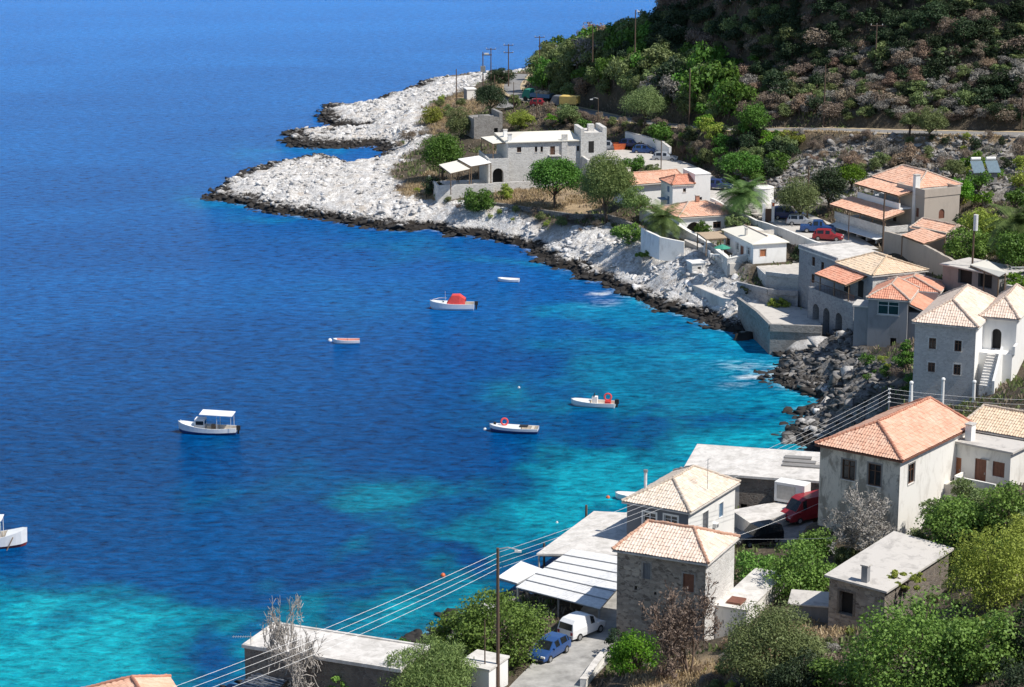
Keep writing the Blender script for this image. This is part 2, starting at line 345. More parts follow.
PXC = [ # inland ground controls (px,py,z)
 (520,85,6.5),(515,100,7.5),(480,100,4.5),(450,100,4),(440,120,3.5),(420,150,3),(460,140,4.5),(500,112,6.5),(400,120,2.5),(380,135,2),(350,180,2),(300,185,1.8),(260,190,1.4),
 (400,200,2.5),(440,210,3),(400,170,2.5),(480,215,3.2),(520,225,3),(560,230,3.2),(600,240,3),(640,262,3),(680,280,3),(720,305,2.8),
 (545,100,8),(575,107,9),(610,116,10),(640,122,10.8),(680,126,12),(740,129,14),(823,128,15.5),(900,131,16.4),(1024,133,17),(1150,134,18),
 (600,150,7),(650,160,8),(700,180,7.5),(730,175,9),(760,200,8),(800,215,8),(830,235,7.8),(780,175,10),(850,175,11),(900,165,12.5),(1000,180,13),(1024,200,12.5),
 (980,230,10.5),(985,270,9.5),(1024,300,10),(1080,260,14),(1100,330,14),(1060,380,12),(1024,380,9),(960,270,9.4),(870,245,7.8),(900,255,8),
 (560,190,4.5),(600,205,4.5),(620,225,4),(650,235,5),(700,245,6),(665,262,3.4),(790,270,5),(800,300,3),(780,315,2.5),(745,300,3.2),(760,290,4),
 (850,350,3),(880,360,4.5),(900,380,6),(880,400,4.5),(860,420,3),(840,435,2),(900,410,6.2),(950,405,7),(830,380,2.5),(820,400,2.2),
 (850,480,3.5),(800,540,2.6),(760,550,2.6),(840,560,5),(780,590,4),(740,590,3.2),(830,625,5.8),(760,640,5.5),(700,650,4.5),(640,650,3.4),(610,640,2.8),(590,660,2.8),
 (560,687,3),(520,687,3),(620,690,4),(560,640,2.5),(600,610,2.2),(590,560,1.8),(640,560,2),(520,620,1.8),(450,670,2.5),(420,687,2.6),(330,687,2.4),(250,720,3),(150,760,3),(50,800,3),
 (700,687,6),(760,687,7.5),(850,687,9),(940,660,10.5),(1024,640,12.5),(1024,687,14),(1024,560,11),(960,600,9),(1024,500,10),(1100,500,15),(1100,620,18),
 (512,760,7),(700,760,11),(850,760,15),(1024,760,22),(300,780,6),(1150,760,30),(935,500,7.5),(980,510,8.5),
 (590,62,16),(560,72,11.5),(600,85,14),(640,45,20),(640,85,16),(680,18,24.5),(700,70,19),(760,100,17),(760,60,21.5),(850,60,24),(850,95,19.5),(930,60,25.5),(930,100,20),(1024,60,26),
 (1024,100,21),(760,5,29),(850,0,32),(930,10,33),(1024,5,34),(720,30,24.5),(1150,60,27),(1150,0,36)]
WXC = [(15,480,10),(28,470,14),(40,490,12),(60,520,14),(100,560,22),(30,540,4),(150,600,30),(200,450,40),(200,350,34),(170,300,26),(150,220,30),(120,160,34),(200,150,50),(-80,110,5),(0,100,12),(80,100,35)]
pts = [tuple(at(x, y, z)) for x, y, z in PXC]+[tuple(map(float, w)) for w in WXC]
for (ox, oy, a, W_, D_, z0) in PADS:
    ca, sa = math.cos(a), math.sin(a)
    pts.append((ox+ca*W_/2-sa*D_/2, oy+sa*W_/2+ca*D_/2, z0))
for (cx, cy) in COAST[:len(coast_px):2]: pts.append((cx, cy, .6))
P = np.array(pts)
def tps_fit(P, lam=8.0):
    n = len(P); d = np.hypot(P[:, None, 0]-P[None, :, 0], P[:, None, 1]-P[None, :, 1])
    K = d*1.0; A = np.zeros((n+3, n+3)); A[:n, :n] = -K-np.eye(n)*0; A[:n, :n] += -np.eye(n)*-lam*0.0+np.eye(n)*lam*.1
    Q = np.c_[np.ones(n), P[:, :2]]; A[:n, n:] = Q; A[n:, :n] = Q.T
    w = np.linalg.solve(A, np.r_[P[:, 2], 0, 0, 0]); return w
wts = tps_fit(P)
STEP = .6; GX = np.arange(-75, 225, STEP); GY = np.arange(110, 760, STEP)
X, Y = np.meshgrid(GX, GY)
def tps_eval(x, y):
    s = wts[-3]+wts[-2]*x+wts[-1]*y
    for i in range(len(P)): s = s-wts[i]*np.hypot(x-P[i, 0], y-P[i, 1])
    return s
# coarse evaluation, then bilinear
cx_ = np.arange(-78, 230, 3.0); cy_ = np.arange(106, 766, 3.0); CX, CY = np.meshgrid(cx_, cy_); CZ = tps_eval(CX, CY)
def bil(A, x0, y0, st, x, y):
    fx = (x-x0)/st; fy = (y-y0)/st; i = np.clip(np.floor(fx).astype(int), 0, A.shape[1]-2); j = np.clip(np.floor(fy).astype(int), 0, A.shape[0]-2)
    u = np.clip(fx-i, 0, 1); v = np.clip(fy-j, 0, 1)
    return (A[j, i]*(1-u)+A[j, i+1]*u)*(1-v)+(A[j+1, i]*(1-u)+A[j+1, i+1]*u)*v
Z = bil(CZ, cx_[0], cy_[0], 3.0, X, Y)
# mountain rising behind the last visible slope
Lp = [tuple(at(x, y, z)[:2]) for x, y, z in ((690,5,30),(760,-5,34),(850,-5,35),(930,-5,35),(1024,-5,36),(1150,-5,37))]
lx = np.array([p[0] for p in Lp]); ly = np.array([p[1] for p in Lp])
line = np.interp(X, lx, ly)+4
mt = np.clip(Y-line, 0, 40)*1.5*sstep(22, 60, X)*(1-sstep(455, 520, Y))
mt = mt+np.clip(Y-line+(X-150)*.12, 0, 60)*1.6*sstep(95, 150, X)*(1-sstep(470, 520, Y))
shade_spur = 138*sstep(80, 108, X)*sstep(-2, 9, Y-(367-.47*(X-70)))*(1-sstep(392, 416, Y))  # unseen spur added right of view, shaped to shade the top slope
Z = np.maximum(Z+mt*(.8+.4*fbm(X/25, Y/25, 3)), shade_spur*(.85+.3*fbm(X/30, Y/30, 3)))
# signed distance to the coast with a ragged edge
inside = polyin(X, Y, COAST); D = segdist(X, Y, COAST[:len(coast_px)], False); SD = np.where(inside, D, -D)
SD = SD+(fbm(X/3.2, Y/3.2, 3)-.5)*3.4
SD = SD*1.0
Z = np.maximum(Z, .7)
Z = Z*sstep(0, 6, SD)*1.0+np.where(SD > 0, .45*sstep(0, .6, SD), -3*sstep(0, 5, -SD))
WHITE_PX = [(532,70),(440,78),(380,95),(320,105),(280,130),(200,195),(240,210),(400,235),(500,245),(560,272),(620,297),(700,325),(800,346),(770,372),(790,392),(790,430),(830,440),(880,440),
 (885,408),(870,395),(850,372),(840,345),(800,322),(760,312),(722,292),(690,276),(650,256),(612,246),(575,240),(520,226),(480,215),(450,214),(420,206),(398,196),(392,180),(402,162),(425,146),(418,132),(430,112),(462,100),(500,86),(528,80)]
WP = [tuple(at(x, y, 1.6)[:2]) for x, y in WHITE_PX]
wd_ = segdist(X, Y, WP); WHT = np.clip(np.where(polyin(X, Y, WP), wd_, -wd_)/3+.5+(fbm(X/6, Y/6, 3)-.5)*2.2, 0, 1)
WHT = np.maximum(WHT, sstep(4.5, 2.0, SD)*(SD > -9))
rid = 1-np.abs(fbm(X/2.2, Y/2.2, 4)*2-1); rid2 = 1-np.abs(fbm(X/6+9, Y/5+3, 3)*2-1)
Z = Z+WHT*sstep(-.5, 2.5, SD)*((rid-.75)*1.3+(rid2-.8)*1.0)
HILL = sstep(335, 352, Y)*sstep(-10, 20, X)
Z = Z+WHT*sstep(.5, 3, SD)*(fbm(X/.9, Y/.9, 2)-.5)*.55
Z = Z+HILL*(fbm(X/9, Y/9, 4)-.5)*3.0+(fbm(X/2.5, Y/2.5, 3)-.5)*.35*sstep(2, 6, SD)
for (ox, oy, a, W_, D_, z0) in PADS:
    ca, sa = math.cos(a), math.sin(a); u = (X-ox)*ca+(Y-oy)*sa; v = -(X-ox)*sa+(Y-oy)*ca
    dd = np.hypot(np.maximum(np.maximum(-u, u-W_), 0), np.maximum(np.maximum(-v, v-D_), 0))
    k = sstep(2.2, .6, dd); Z = Z*(1-k)+(z0-.05)*k
# roads: polylines of (px,py,z), half width
ROADS = {'coast_road': ([(521,74,6.2),(512,84,6.8),(512,92,7.2),(528,99,7.8),(548,104,8.4),(575,109,9),(610,117,10),(640,122,10.8),(680,126.5,12),(740,130,14),(823,129,15.5),(900,132,16.4),(1024,134,17),(1150,136,18)], 1.7),
 'side_road': ([(505,108,6.6),(512,98,7.0),(512,92,7.2)], 1.8),
 'village_lane': ([(520,720,3.6),(545,687,3.0),(565,668,2.8),(590,645,2.7),(606,622,2.6),(618,603,2.5),(640,580,2.5)], 2.7),
 'car_park': ([(600,151,7.6),(635,156,8.3),(668,164,8.4),(700,184,8.0),(722,196,8.0),(760,206,8.0),(800,222,8.0),(835,240,7.8),(850,250,7.8)], 4.0),
 'upper_yard': ([(735,528,2.6),(770,535,2.7),(815,528,3.0)], 4.5)}
RW = {}
for k, (pl, hw) in ROADS.items():
    w = [at(*p) for p in pl]; den = []
    for i in range(len(w)-1):
        n = max(2, int((w[i+1]-w[i]).length/1.0))
        for j in range(n): den.append(w[i].lerp(w[i+1], j/n))
    den.append(w[-1])
    for _ in range(30):
        den = [den[0]]+[(den[i-1]+den[i]*2+den[i+1])/4 for i in range(1, len(den)-1)]+[den[-1]]
    RW[k] = (den, hw)
    best = np.full(X.shape, 1e9); zz = np.zeros(X.shape)
    bx0 = min(p.x for p in den)-8; bx1 = max(p.x for p in den)+8; by0 = min(p.y for p in den)-8; by1 = max(p.y for p in den)+8
    sel = (X > bx0) & (X < bx1) & (Y > by0) & (Y < by1); xs, ys = X[sel], Y[sel]; b = np.full(xs.shape, 1e9); z = np.zeros(xs.shape)
    for p in den:
        d = np.hypot(xs-p.x, ys-p.y); m = d < b; b[m] = d[m]; z[m] = p.z
    k_ = sstep(hw+2.6, hw+1.1, b); zs = Z[sel]; Z[sel] = zs*(1-k_)+(z-.12)*k_
def ground_z(x, y): return float(bil(Z, GX[0], GY[0], STEP, np.array([x]), np.array([y]))[0])
def sd_at(x, y): return float(bil(SD, GX[0], GY[0], STEP, np.array([x]), np.array([y]))[0])
def ground(px, py):
    d = ray(px, py); y = np.arange(112, 750, .5); t = y/d.y
    x = d.x*t; z = CAMZ+d.z*t; g = np.maximum(bil(Z, GX[0], GY[0], STEP, x, y), 0)
    i = np.argmax(z <= g); return Vector((x[i], y[i], g[i])) if (z <= g).any() else at(px, py, 0)
# region weights painted as attributes
def pxmask(poly, z, soft=3.0):
    Wp = [tuple(at(q_[0], q_[1], q_[2] if len(q_) > 2 else z)[:2]) for q_ in poly]; d = segdist(X, Y, Wp)
    return np.clip(np.where(polyin(X, Y, Wp), d, -d)/soft+.5, 0, 1)
SCREE = pxmask([(730,134,15),(823,132,16),(1024,136,17),(1150,138,18),(1150,200),(1024,190),(960,178),(860,172),(800,168),(760,180),(720,165)], 14, 4)
DRY = np.maximum.reduce([pxmask([(430,100),(500,84),(520,90),(500,110),(470,118),(440,130),(425,110)], 5), pxmask([(500,190),(600,198),(610,215),(500,212)], 4),
 pxmask([(390,196),(430,175),(445,200),(430,212)], 3), sstep(2.5, 0, np.abs(Y-np.interp(X, [p.x for p in RW['coast_road'][0]], [p.y for p in RW['coast_road'][0]])+2.5))*(X > 25)*(SD > 8),
 pxmask([(620,250),(680,268),(690,262),(640,240)], 3), pxmask([(780,640),(840,600),(870,640),(800,687),(640,720),(640,668),(720,660)], 5)])
CRAG_SHADE = pxmask([(774,336),(800,334),(900,345),(905,460),(780,460),(780,400),(760,372)], 1.5, 4)  # mask where the cliff's shade is painted into the ground colour
keep = SD > -4.5
idx = -np.ones(X.shape, int); idx[keep] = np.arange(keep.sum())
q = keep[:-1, :-1] & keep[1:, :-1] & keep[:-1, 1:] & keep[1:, 1:]
jj, ii = np.nonzero(q); F = np.stack([idx[jj, ii], idx[jj, ii+1], idx[jj+1, ii+1], idx[jj+1, ii]], 1)
V = np.stack([X[keep], Y[keep], Z[keep]], 1)
def groundmat():
    m, t, b = newmat('ground_surface'); pos = worldpos(t)
    def att(n): a = t.nodes.new('ShaderNodeAttribute'); a.attribute_name = n; return a.outputs['Fac']
    n1 = noise(t, .35, 8, .7, pos); n2 = noise(t, 1.6, 6, .7, pos); n3 = noise(t, 5, 4, .65, pos)
    soil = mixc(t, ramp(t, n1, .35, .65), (.13, .10, .072), (.07, .062, .042)); soil = mixc(t, ramp(t, n2, .55, .75), soil, (.26, .215, .16))
    dry = mixc(t, ramp(t, n2, .3, .7), (.50, .38, .23), (.36, .26, .17))
    vo = N(t, 'ShaderNodeTexVoronoi', Scale=1.5); t.links.new(pos, vo.inputs['Vector'])
    sp_ = t.nodes.new('ShaderNodeSeparateColor'); t.links.new(vo.outputs['Color'], sp_.inputs[0])
    scr = mixc(t, sp_.outputs[0], (.13, .11, .09), (.42, .40, .37))
    sep = t.nodes.new('ShaderNodeSeparateXYZ'); t.links.new(pos, sep.inputs[0]); zz = sep.outputs[2]
    lime = mixc(t, ramp(t, n2, .38, .62), (.90, .88, .85), (.52, .49, .46)); lime = mixc(t, ramp(t, n3, .53, .68), lime, (.20, .18, .16))
    lime = mixc(t, mth(t, 'MULTIPLY', ramp(t, n1, .52, .66), .6), lime, (.46, .37, .28))
    tide = ramp(t, mth(t, 'ADD', zz, mth(t, 'MULTIPLY', mth(t, 'SUBTRACT', n2, .5), 2.0)), 1.2, .85)
    lime = mixc(t, tide, lime, (.035, .03, .026))
    c = mixc(t, mth(t, 'MULTIPLY', att('scree'), ramp(t, n2, .35, .5)), soil, scr); c = mixc(t, mth(t, 'MULTIPLY', att('dry'), ramp(t, n1, .3, .5)), c, dry)
    c = mixc(t, att('white'), c, lime)
    c = mixc(t, mth(t, 'MULTIPLY', att('crag'), .72), c, (.05, .045, .04))  # darkens the crag colour to paint in its shade
    t.links.new(c, b.inputs['Base Color']); b.inputs['Roughness'].default_value = .95; b.inputs['Specular IOR Level'].default_value = .2
    bump(t, b, mth(t, 'ADD', n2, mth(t, 'MULTIPLY', n3, .5)), 1.0, .3); return m
M['ground'] = groundmat()
go = npmesh('ground', V, F, ['ground'], smooth=True); props(go, kind='structure')
for nm, A in (('white', WHT), ('scree', SCREE), ('dry', DRY), ('crag', CRAG_SHADE)):
    a = go.data.attributes.new(nm, 'FLOAT', 'POINT'); a.data.foreach_set('value', A[keep].astype(np.float32))
# road ribbons
for k, (den, hw) in RW.items():
    mb = MB(); n = len(den); L_ = []; R_ = []
    for i, p in enumerate(den):
        d = (den[min(i+1, n-1)]-den[max(i-1, 0)]); d.z = 0; d.normalize(); s = Vector((-d.y, d.x, 0))
        L_.append(p+s*hw); R_.append(p-s*hw)
    mb.add(L_+R_, [[i, i+1, n+i+1, n+i] for i in range(n-1)])
    props(mb.build({'car_park': 'car_park', 'upper_yard': 'yard_paving'}.get(k, 'road' if k == 'coast_road' else 'lane'), 'path_m' if k in ('car_park',) else ('lane_m' if k == 'village_lane' else 'asphalt')), kind='structure')
    if k == 'coast_road':   # pale verge line on each side, a few cm proud
        for S, sg in ((L_, 1), (R_, -1)):
            v = MB(); A = [p+Vector((0, 0, .02)) for p in S]; C = [den[i].lerp(S[i], 1.55)+Vector((0, 0, .02)) for i in range(n)]
            v.add(A+C, [[i, i+1, n+i+1, n+i] for i in range(n-1)]); props(v.build('road_verge', 'verge'), kind='structure')
# ------------------------------------------------------------------ sea
SHAL = [(575,510,70,32,.9),(500,540,60,25,.45),(350,508,75,26,.5),(60,640,110,40,.95),(180,600,100,22,.55),(300,585,50,14,.5),(0,690,140,40,.9),(250,680,70,30,.6),(430,600,90,40,.65),(620,480,70,40,.7),
 (700,440,110,50,.45),(740,395,80,40,.55),(800,400,50,40,.6),(640,350,80,30,.36),(700,350,90,22,.42),(540,400,60,14,.28),(560,320,70,22,.22),(620,310,60,12,.55),(500,255,80,8,.3),(400,244,90,7,.3),(280,218,80,6,.3),(210,195,26,6,.15),
 (780,345,40,10,.7),(330,150,30,6,.5),(540,430,60,12,.25),(200,480,60,12,.22),(220,200,60,10,.3),(690,470,80,25,.55),(480,640,90,30,.5),(360,300,90,14,.1),(630,250,40,10,.1),(270,150,40,10,.3)]
DEEP = [(470,558,34,15,.55),(245,640,38,16,.5),(380,592,42,12,.45),(120,600,40,8,.3),(320,640,50,18,.4),(300,545,150,14,.25),(620,430,80,14,.35),(200,660,35,12,.3),(440,470,80,18,.25),(700,430,34,12,.3),(560,580,40,12,.25),(60,670,30,7,.35),(150,560,120,14,.15)]
ys = np.concatenate([np.linspace(90, 760, 420), np.geomspace(765, 6000, 40)]); us = np.linspace(-1, 1, 260)
SXg = us[None, :]*(ys[:, None]*.32+90); SYg = np.repeat(ys[:, None], len(us), 1)
shl = np.zeros(SXg.shape)
SXw = SXg+(fbm(SXg/9+3, SYg/13, 5)-.5)*20; SYw = SYg+(fbm(SXg/10+50, SYg/14+9, 5)-.5)*44*np.clip(SYg/250, .6, 1)
for L_, sg in ((SHAL, 1), (DEEP, -1)):
    for (x, y, rx, ry, s) in L_:
        c = at(x, y); e = at(x+rx, y); u = at(x, y-ry); ax = e.x-c.x; ay = u.y-c.y
        shl += sg*s*np.exp(-((SXw-c.x)/ax)**2-((SYw-c.y)/ay)**2)
foam = np.zeros(SXg.shape)
for (x, y, rx, ry, s) in ((752,377,16,2.2,1.0),(742,366,26,5,.45),(600,294,12,2,1.0),(605,303,18,4,.4),(735,385,18,3,.4),(780,372,10,4,.5)):
    c = at(x, y); e = at(x+rx, y); u = at(x, y-ry); foam += s*np.exp(-((SXg-c.x)/(e.x-c.x))**2-((SYg-c.y)/(u.y-c.y))**2)
sdg = bil(SD, GX[0], GY[0], STEP, SXg, SYg); near = (SXg > GX[0]) & (SXg < GX[-1]) & (SYg > GY[0]) & (SYg < GY[-1])
foam += .38*sstep(-1.6, -.2, sdg)*near*(SYg < 470); shl += .16*sstep(-7, 0, sdg)*near*(SYg < 330)
nr, nc = SXg.shape; I = np.arange(nr*nc).reshape(nr, nc)
F = np.stack([I[:-1, :-1].ravel(), I[:-1, 1:].ravel(), I[1:, 1:].ravel(), I[1:, :-1].ravel()], 1)
def seamat():
    m, t, b = newmat('sea_water'); pos = worldpos(t)
    def att(n): a = t.nodes.new('ShaderNodeAttribute'); a.attribute_name = n; return a.outputs['Fac']
    n1 = noise(t, .06, 7, .70, pos, 1.3); n2 = noise(t, .35, 5, .65, pos, .4)
    s = mth(t, 'ADD', att('shallow'), mth(t, 'MULTIPLY', mth(t, 'SUBTRACT', n1, .5), mth(t, 'ADD', .10, mth(t, 'MULTIPLY', att('shallow'), 3.2))))
    s = mth(t, 'ADD', s, mth(t, 'MULTIPLY', mth(t, 'SUBTRACT', n2, .5), mth(t, 'MULTIPLY', att('shallow'), 1.1)))
    r = t.nodes.new('ShaderNodeValToRGB'); e = r.color_ramp.elements
    e[0].position = 0; e[0].color = (.0004, .062, .235, 1); e[1].position = 1.0; e[1].color = (.004, .30, .44, 1)
    for p_, c_ in ((.2, (.0006, .088, .24)), (.42, (.0008, .145, .265)), (.7, (.001, .20, .34))):
        q_ = r.color_ramp.elements.new(p_); q_.color = (*c_, 1)
    t.links.new(s, r.inputs[0])
    # wind-ripple light and dark, painted into the colour instead of reflected
    mp = t.nodes.new('ShaderNodeMapping'); mp.inputs['Rotation'].default_value = (0, 0, .35); mp.inputs['Scale'].default_value = (.55, 1.0, 1); t.links.new(pos, mp.inputs[0])
    w1 = noise(t, 1.0, 5, .66, mp.outputs[0], .3); w2 = noise(t, 2.4, 3, .6, mp.outputs[0]); w0 = noise(t, .12, 3, .6, mp.outputs[0])
    sp3 = t.nodes.new('ShaderNodeSeparateXYZ'); t.links.new(pos, sp3.inputs[0])
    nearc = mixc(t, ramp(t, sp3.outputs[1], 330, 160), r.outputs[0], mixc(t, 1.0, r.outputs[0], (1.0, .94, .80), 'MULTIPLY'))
    far = mixc(t, mth(t, 'POWER', ramp(t, sp3.outputs[1], 240, 800), .75, True), nearc, (.016, .20, .62))  # distant water painted lighter blue, standing in for sky reflection
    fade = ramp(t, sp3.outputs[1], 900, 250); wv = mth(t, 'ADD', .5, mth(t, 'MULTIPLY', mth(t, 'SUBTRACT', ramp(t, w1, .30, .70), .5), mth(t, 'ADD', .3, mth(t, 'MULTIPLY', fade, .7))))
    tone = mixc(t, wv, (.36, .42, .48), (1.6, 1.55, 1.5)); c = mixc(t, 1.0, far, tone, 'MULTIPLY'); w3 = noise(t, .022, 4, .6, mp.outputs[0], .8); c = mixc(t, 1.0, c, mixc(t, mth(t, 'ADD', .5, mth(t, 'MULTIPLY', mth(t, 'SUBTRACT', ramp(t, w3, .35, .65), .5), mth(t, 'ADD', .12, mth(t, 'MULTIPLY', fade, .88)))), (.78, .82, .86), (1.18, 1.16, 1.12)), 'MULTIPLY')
    fm = mth(t, 'MULTIPLY', att('foam'), ramp(t, mth(t, 'ADD', w1, mth(t, 'MULTIPLY', att('foam'), .25)), .5, .72), True)
    c = mixc(t, fm, c, (.75, .80, .82))
    t.links.new(c, b.inputs['Base Color']); b.inputs['Roughness'].default_value = .2; b.inputs['IOR'].default_value = 1.33
    b.inputs['Specular IOR Level'].default_value = .025
    h = mth(t, 'ADD', mth(t, 'MULTIPLY', w1, 1.0), mth(t, 'ADD', mth(t, 'MULTIPLY', w2, .3), mth(t, 'MULTIPLY', w0, .6)))
    bump(t, b, h, 1.0, .55); return m
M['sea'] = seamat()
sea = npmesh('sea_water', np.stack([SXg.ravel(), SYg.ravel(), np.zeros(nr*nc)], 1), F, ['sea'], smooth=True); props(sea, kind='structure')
for nm, A in (('shallow', shl), ('foam', foam)):
    a = sea.data.attributes.new(nm, 'FLOAT', 'POINT'); a.data.foreach_set('value', A.ravel().astype(np.float32))
# ------------------------------------------------------------------ building kit
def world2local(f, P):
    d = P-f['o']; c, s = math.cos(f['a']), math.sin(f['a'])
    return Vector((d.x*c+d.y*s, -d.x*s+d.y*c, d.z))
def hitface(f, face, px, py):
    """point of wall 'right' (local y=0) or 'left' (local x=0) seen at a pixel -> (t, z)"""
    c, s = math.cos(f['a']), math.sin(f['a']); d = ray(px, py); o = Vector((0, 0, CAMZ))-f['o']
    ol = Vector((o.x*c+o.y*s, -o.x*s+o.y*c, o.z)); dl = Vector((d.x*c+d.y*s, -d.x*s+d.y*c, d.z))
    k = 1 if face == 'right' else 0; t = -ol[k]/dl[k]; p = ol+dl*t
    return (p.x if k == 1 else p.y), p.z
class Face:                      # maps (t, depth, z) on a wall to local coordinates; depth > 0 goes inside
    def __init__(s, p0, p1):
        s.p0 = Vector((p0[0], p0[1], 0)); d = Vector((p1[0]-p0[0], p1[1]-p0[1], 0)); s.len = d.length; s.d = d.normalized(); s.n = Vector((-s.d.y, s.d.x, 0))
    def __call__(s, t, dep, z): p = s.p0+s.d*t+s.n*dep; return (p.x, p.y, z)
def fbox(mb, F, t0, t1, d0, d1, z0, z1):
    mb.add([F(t0,d0,z0),F(t1,d0,z0),F(t1,d1,z0),F(t0,d1,z0),F(t0,d0,z1),F(t1,d0,z1),F(t1,d1,z1),F(t0,d1,z1)],
           [[0,3,2,1],[4,5,6,7],[0,1,5,4],[1,2,6,5],[2,3,7,6],[3,0,4,7]])
def wallface(mb, F, z0, z1, ops, dep=.22):
    ts = sorted({0.0, F.len}|{o[0] for o in ops}|{o[1] for o in ops}); zs = sorted({z0, z1}|{o[2] for o in ops}|{o[3] for o in ops})
    for i in range(len(ts)-1):
        for j in range(len(zs)-1):
            tm, zm = (ts[i]+ts[i+1])/2, (zs[j]+zs[j+1])/2
            if any(o[0] < tm < o[1] and o[2] < zm < o[3] for o in ops): continue
            mb.poly(F(ts[i],0,zs[j]), F(ts[i+1],0,zs[j]), F(ts[i+1],0,zs[j+1]), F(ts[i],0,zs[j+1]))
    for o in ops:
        a, b, c, d = o[:4]; arch = o[4]; dp = dep if len(o) < 6 else o[5]
        for q in (((a,c),(a,d)), ((b,d),(b,c)), ((a,d),(b,d)), ((b,c),(a,c))):
            mb.poly(F(q[0][0],0,q[0][1]), F(q[1][0],0,q[1][1]), F(q[1][0],dp,q[1][1]), F(q[0][0],dp,q[0][1]))
        if arch:
            r = (b-a)/2; m = (a+b)/2; K = 8; pts = [(m+r*math.cos(math.pi*k/K), d-r+r*math.sin(math.pi*k/K)) for k in range(K+1)]
            for k in range(K):
                p, q = pts[k], pts[k+1]; cor = (b, d) if k < K/2 else (a, d)
                mb.poly(F(p[0],0,p[1]), F(q[0],0,q[1]), F(cor[0],0,cor[1]))
                mb.poly(F(p[0],0,p[1]), F(q[0],0,q[1]), F(q[0],dp,q[1]), F(p[0],dp,p[1]))
def opening_parts(par, F, o, kind, lab=None):
    a, b, c, d, arch = o[:5]; w = b-a; h = d-c
    if kind in ('hole', 'arch', 'vent'):
        mb = MB(); dp = o[5] if len(o) > 5 else .22; mb.poly(F(a,dp,c), F(b,dp,c), F(b,dp,d), F(a,dp,d)); mb.build('archway' if kind == 'arch' else 'opening', 'dark', par); return
    fm = {'win': 'frame_w', 'winb': 'frame_b', 'door': 'shut_b', 'doord': 'frame_b', 'dooro': 'shut_o', 'doorg': 'shut_g', 'doorb': 'shut_blue', 'shuto': 'shut_o', 'shutb': 'shut_b', 'shutg': 'shut_g', 'shutd': 'frame_b', 'shutblue': 'shut_blue'}[kind]
    mb = MB(); k = min(.09, w*.12)
    for (t0, t1, z0, z1) in ((a, a+k, c, d), (b-k, b, c, d), (a+k, b-k, c, c+k), (a+k, b-k, d-k, d)): fbox(mb, F, t0, t1, .07, .15, z0, z1)
    if kind.startswith('win'):
        if w > .5: fbox(mb, F, (a+b)/2-k/2, (a+b)/2+k/2, .085, .14, c+k, d-k)
        if h > .9: fbox(mb, F, a+k, b-k, .095, .13, c+h*.66, c+h*.66+k*.7)
        fr = mb.build('window', fm, par)
        p = MB(); p.poly(F(a,.16,c), F(b,.16,c), F(b,.16,d), F(a,.16,d)); p.build('pane', 'glass', fr)
        s = MB(); fbox(s, F, a-.08, b+.08, -.06, .05, c-.09, c-.004); s.build('sill', 'conc_pale', fr)
    else:
        nm = 'door' if kind.startswith('door') else 'shutter'
        fr = mb.build(nm, fm, par); p = MB(); n = max(2, int(w/.35))
        for i in range(n):
            t0 = a+k+(w-2*k)*i/n; t1 = a+k+(w-2*k)*(i+1)/n; fbox(p, F, t0+.008, t1-.008, .10, .14, c+k, d-k)
        nb = max(2, int(h/.5))
        for i in range(nb+1): z = c+k+(h-2*k-.06)*i/nb; fbox(p, F, a+k, b-k, .088, .10, z, z+.06)
        p.build('panel', fm, fr)
        if nm == 'door':
            hd = MB(); fbox(hd, F, b-.2, b-.14, .03, .085, c+h*.42, c+h*.5); hd.build('handle', 'metal', fr)
def surround(mb, F, o, w=.13, proud=-.025):
    a, b, c, d = o[:4]
    for (t0, t1, z0, z1) in ((a-w, a-.003, c, d+w), (b+.003, b+w, c, d+w), (a-.003, b+.003, d+.003, d+w)): fbox(mb, F, t0, t1, proud, .02, z0, z1)
def sag(a, b): return fbm(np.array(a*.55+7.7), np.array(b*.55+3.1), 2)
def tileplane(par, name, mat, poly, pitch=.26, row=.42, amp=.026, th=.10, under='wood'):
    """poly: 3d local points; the first two are the eave"""
    p = [Vector(q) for q in poly]; u = (p[1]-p[0]).normalized(); nrm = u.cross(p[2]-p[0]).normalized()
    if nrm.z < 0: nrm = -nrm
    v = nrm.cross(u).normalized()
    if v.z < 0: v = -v
    uu = [(q-p[0]).dot(u) for q in p]; vv = [(q-p[0]).dot(v) for q in p]
    u0, u1, v0, v1 = min(uu), max(uu), min(vv), max(vv); nu = int(math.ceil((u1-u0)/(pitch/4))); nv = int(math.ceil((v1-v0)/row))
    bm = bmesh.new(); grid = []; cols = [u0+pitch/4*i for i in range(nu+1)]
    for j in range(nv):
        for e in (0, 1):
            vv_ = v0+row*j+(row if e else 0); lift = .028*(1-e)
            grid.append([bm.verts.new(p[0]+u*c+v*vv_+nrm*(amp*math.cos(2*math.pi*c/pitch)+lift+.035*(_T[int(c/pitch) & 255, j & 255]-.5)+.09*(float(sag(c, vv_))-.5))) for c in cols])
    uvl = bm.loops.layers.uv.new('UVMap')
    for j in range(len(grid)-1):
        for i in range(nu): bm.faces.new((grid[j][i], grid[j][i+1], grid[j+1][i+1], grid[j+1][i]))
    bm.normal_update()
    cen = sum(p, Vector())/len(p)
    for i in range(len(p)):
        a, b = p[i], p[(i+1) % len(p)]; e = (b-a).normalized(); pn = e.cross(nrm).normalized()
        if pn.dot(cen-a) > 0: pn = -pn
        bmesh.ops.bisect_plane(bm, geom=bm.verts[:]+bm.edges[:]+bm.faces[:], plane_co=a, plane_no=pn, clear_outer=True)
    for f in bm.faces:
        f.smooth = False
        for l in f.loops: q = l.vert.co-p[0]; l[uvl].uv = (q.dot(u)-0, q.dot(v)+.01)
    me = bpy.data.meshes.new(name); bm.to_mesh(me); bm.free(); me.materials.append(M[mat])
    return me
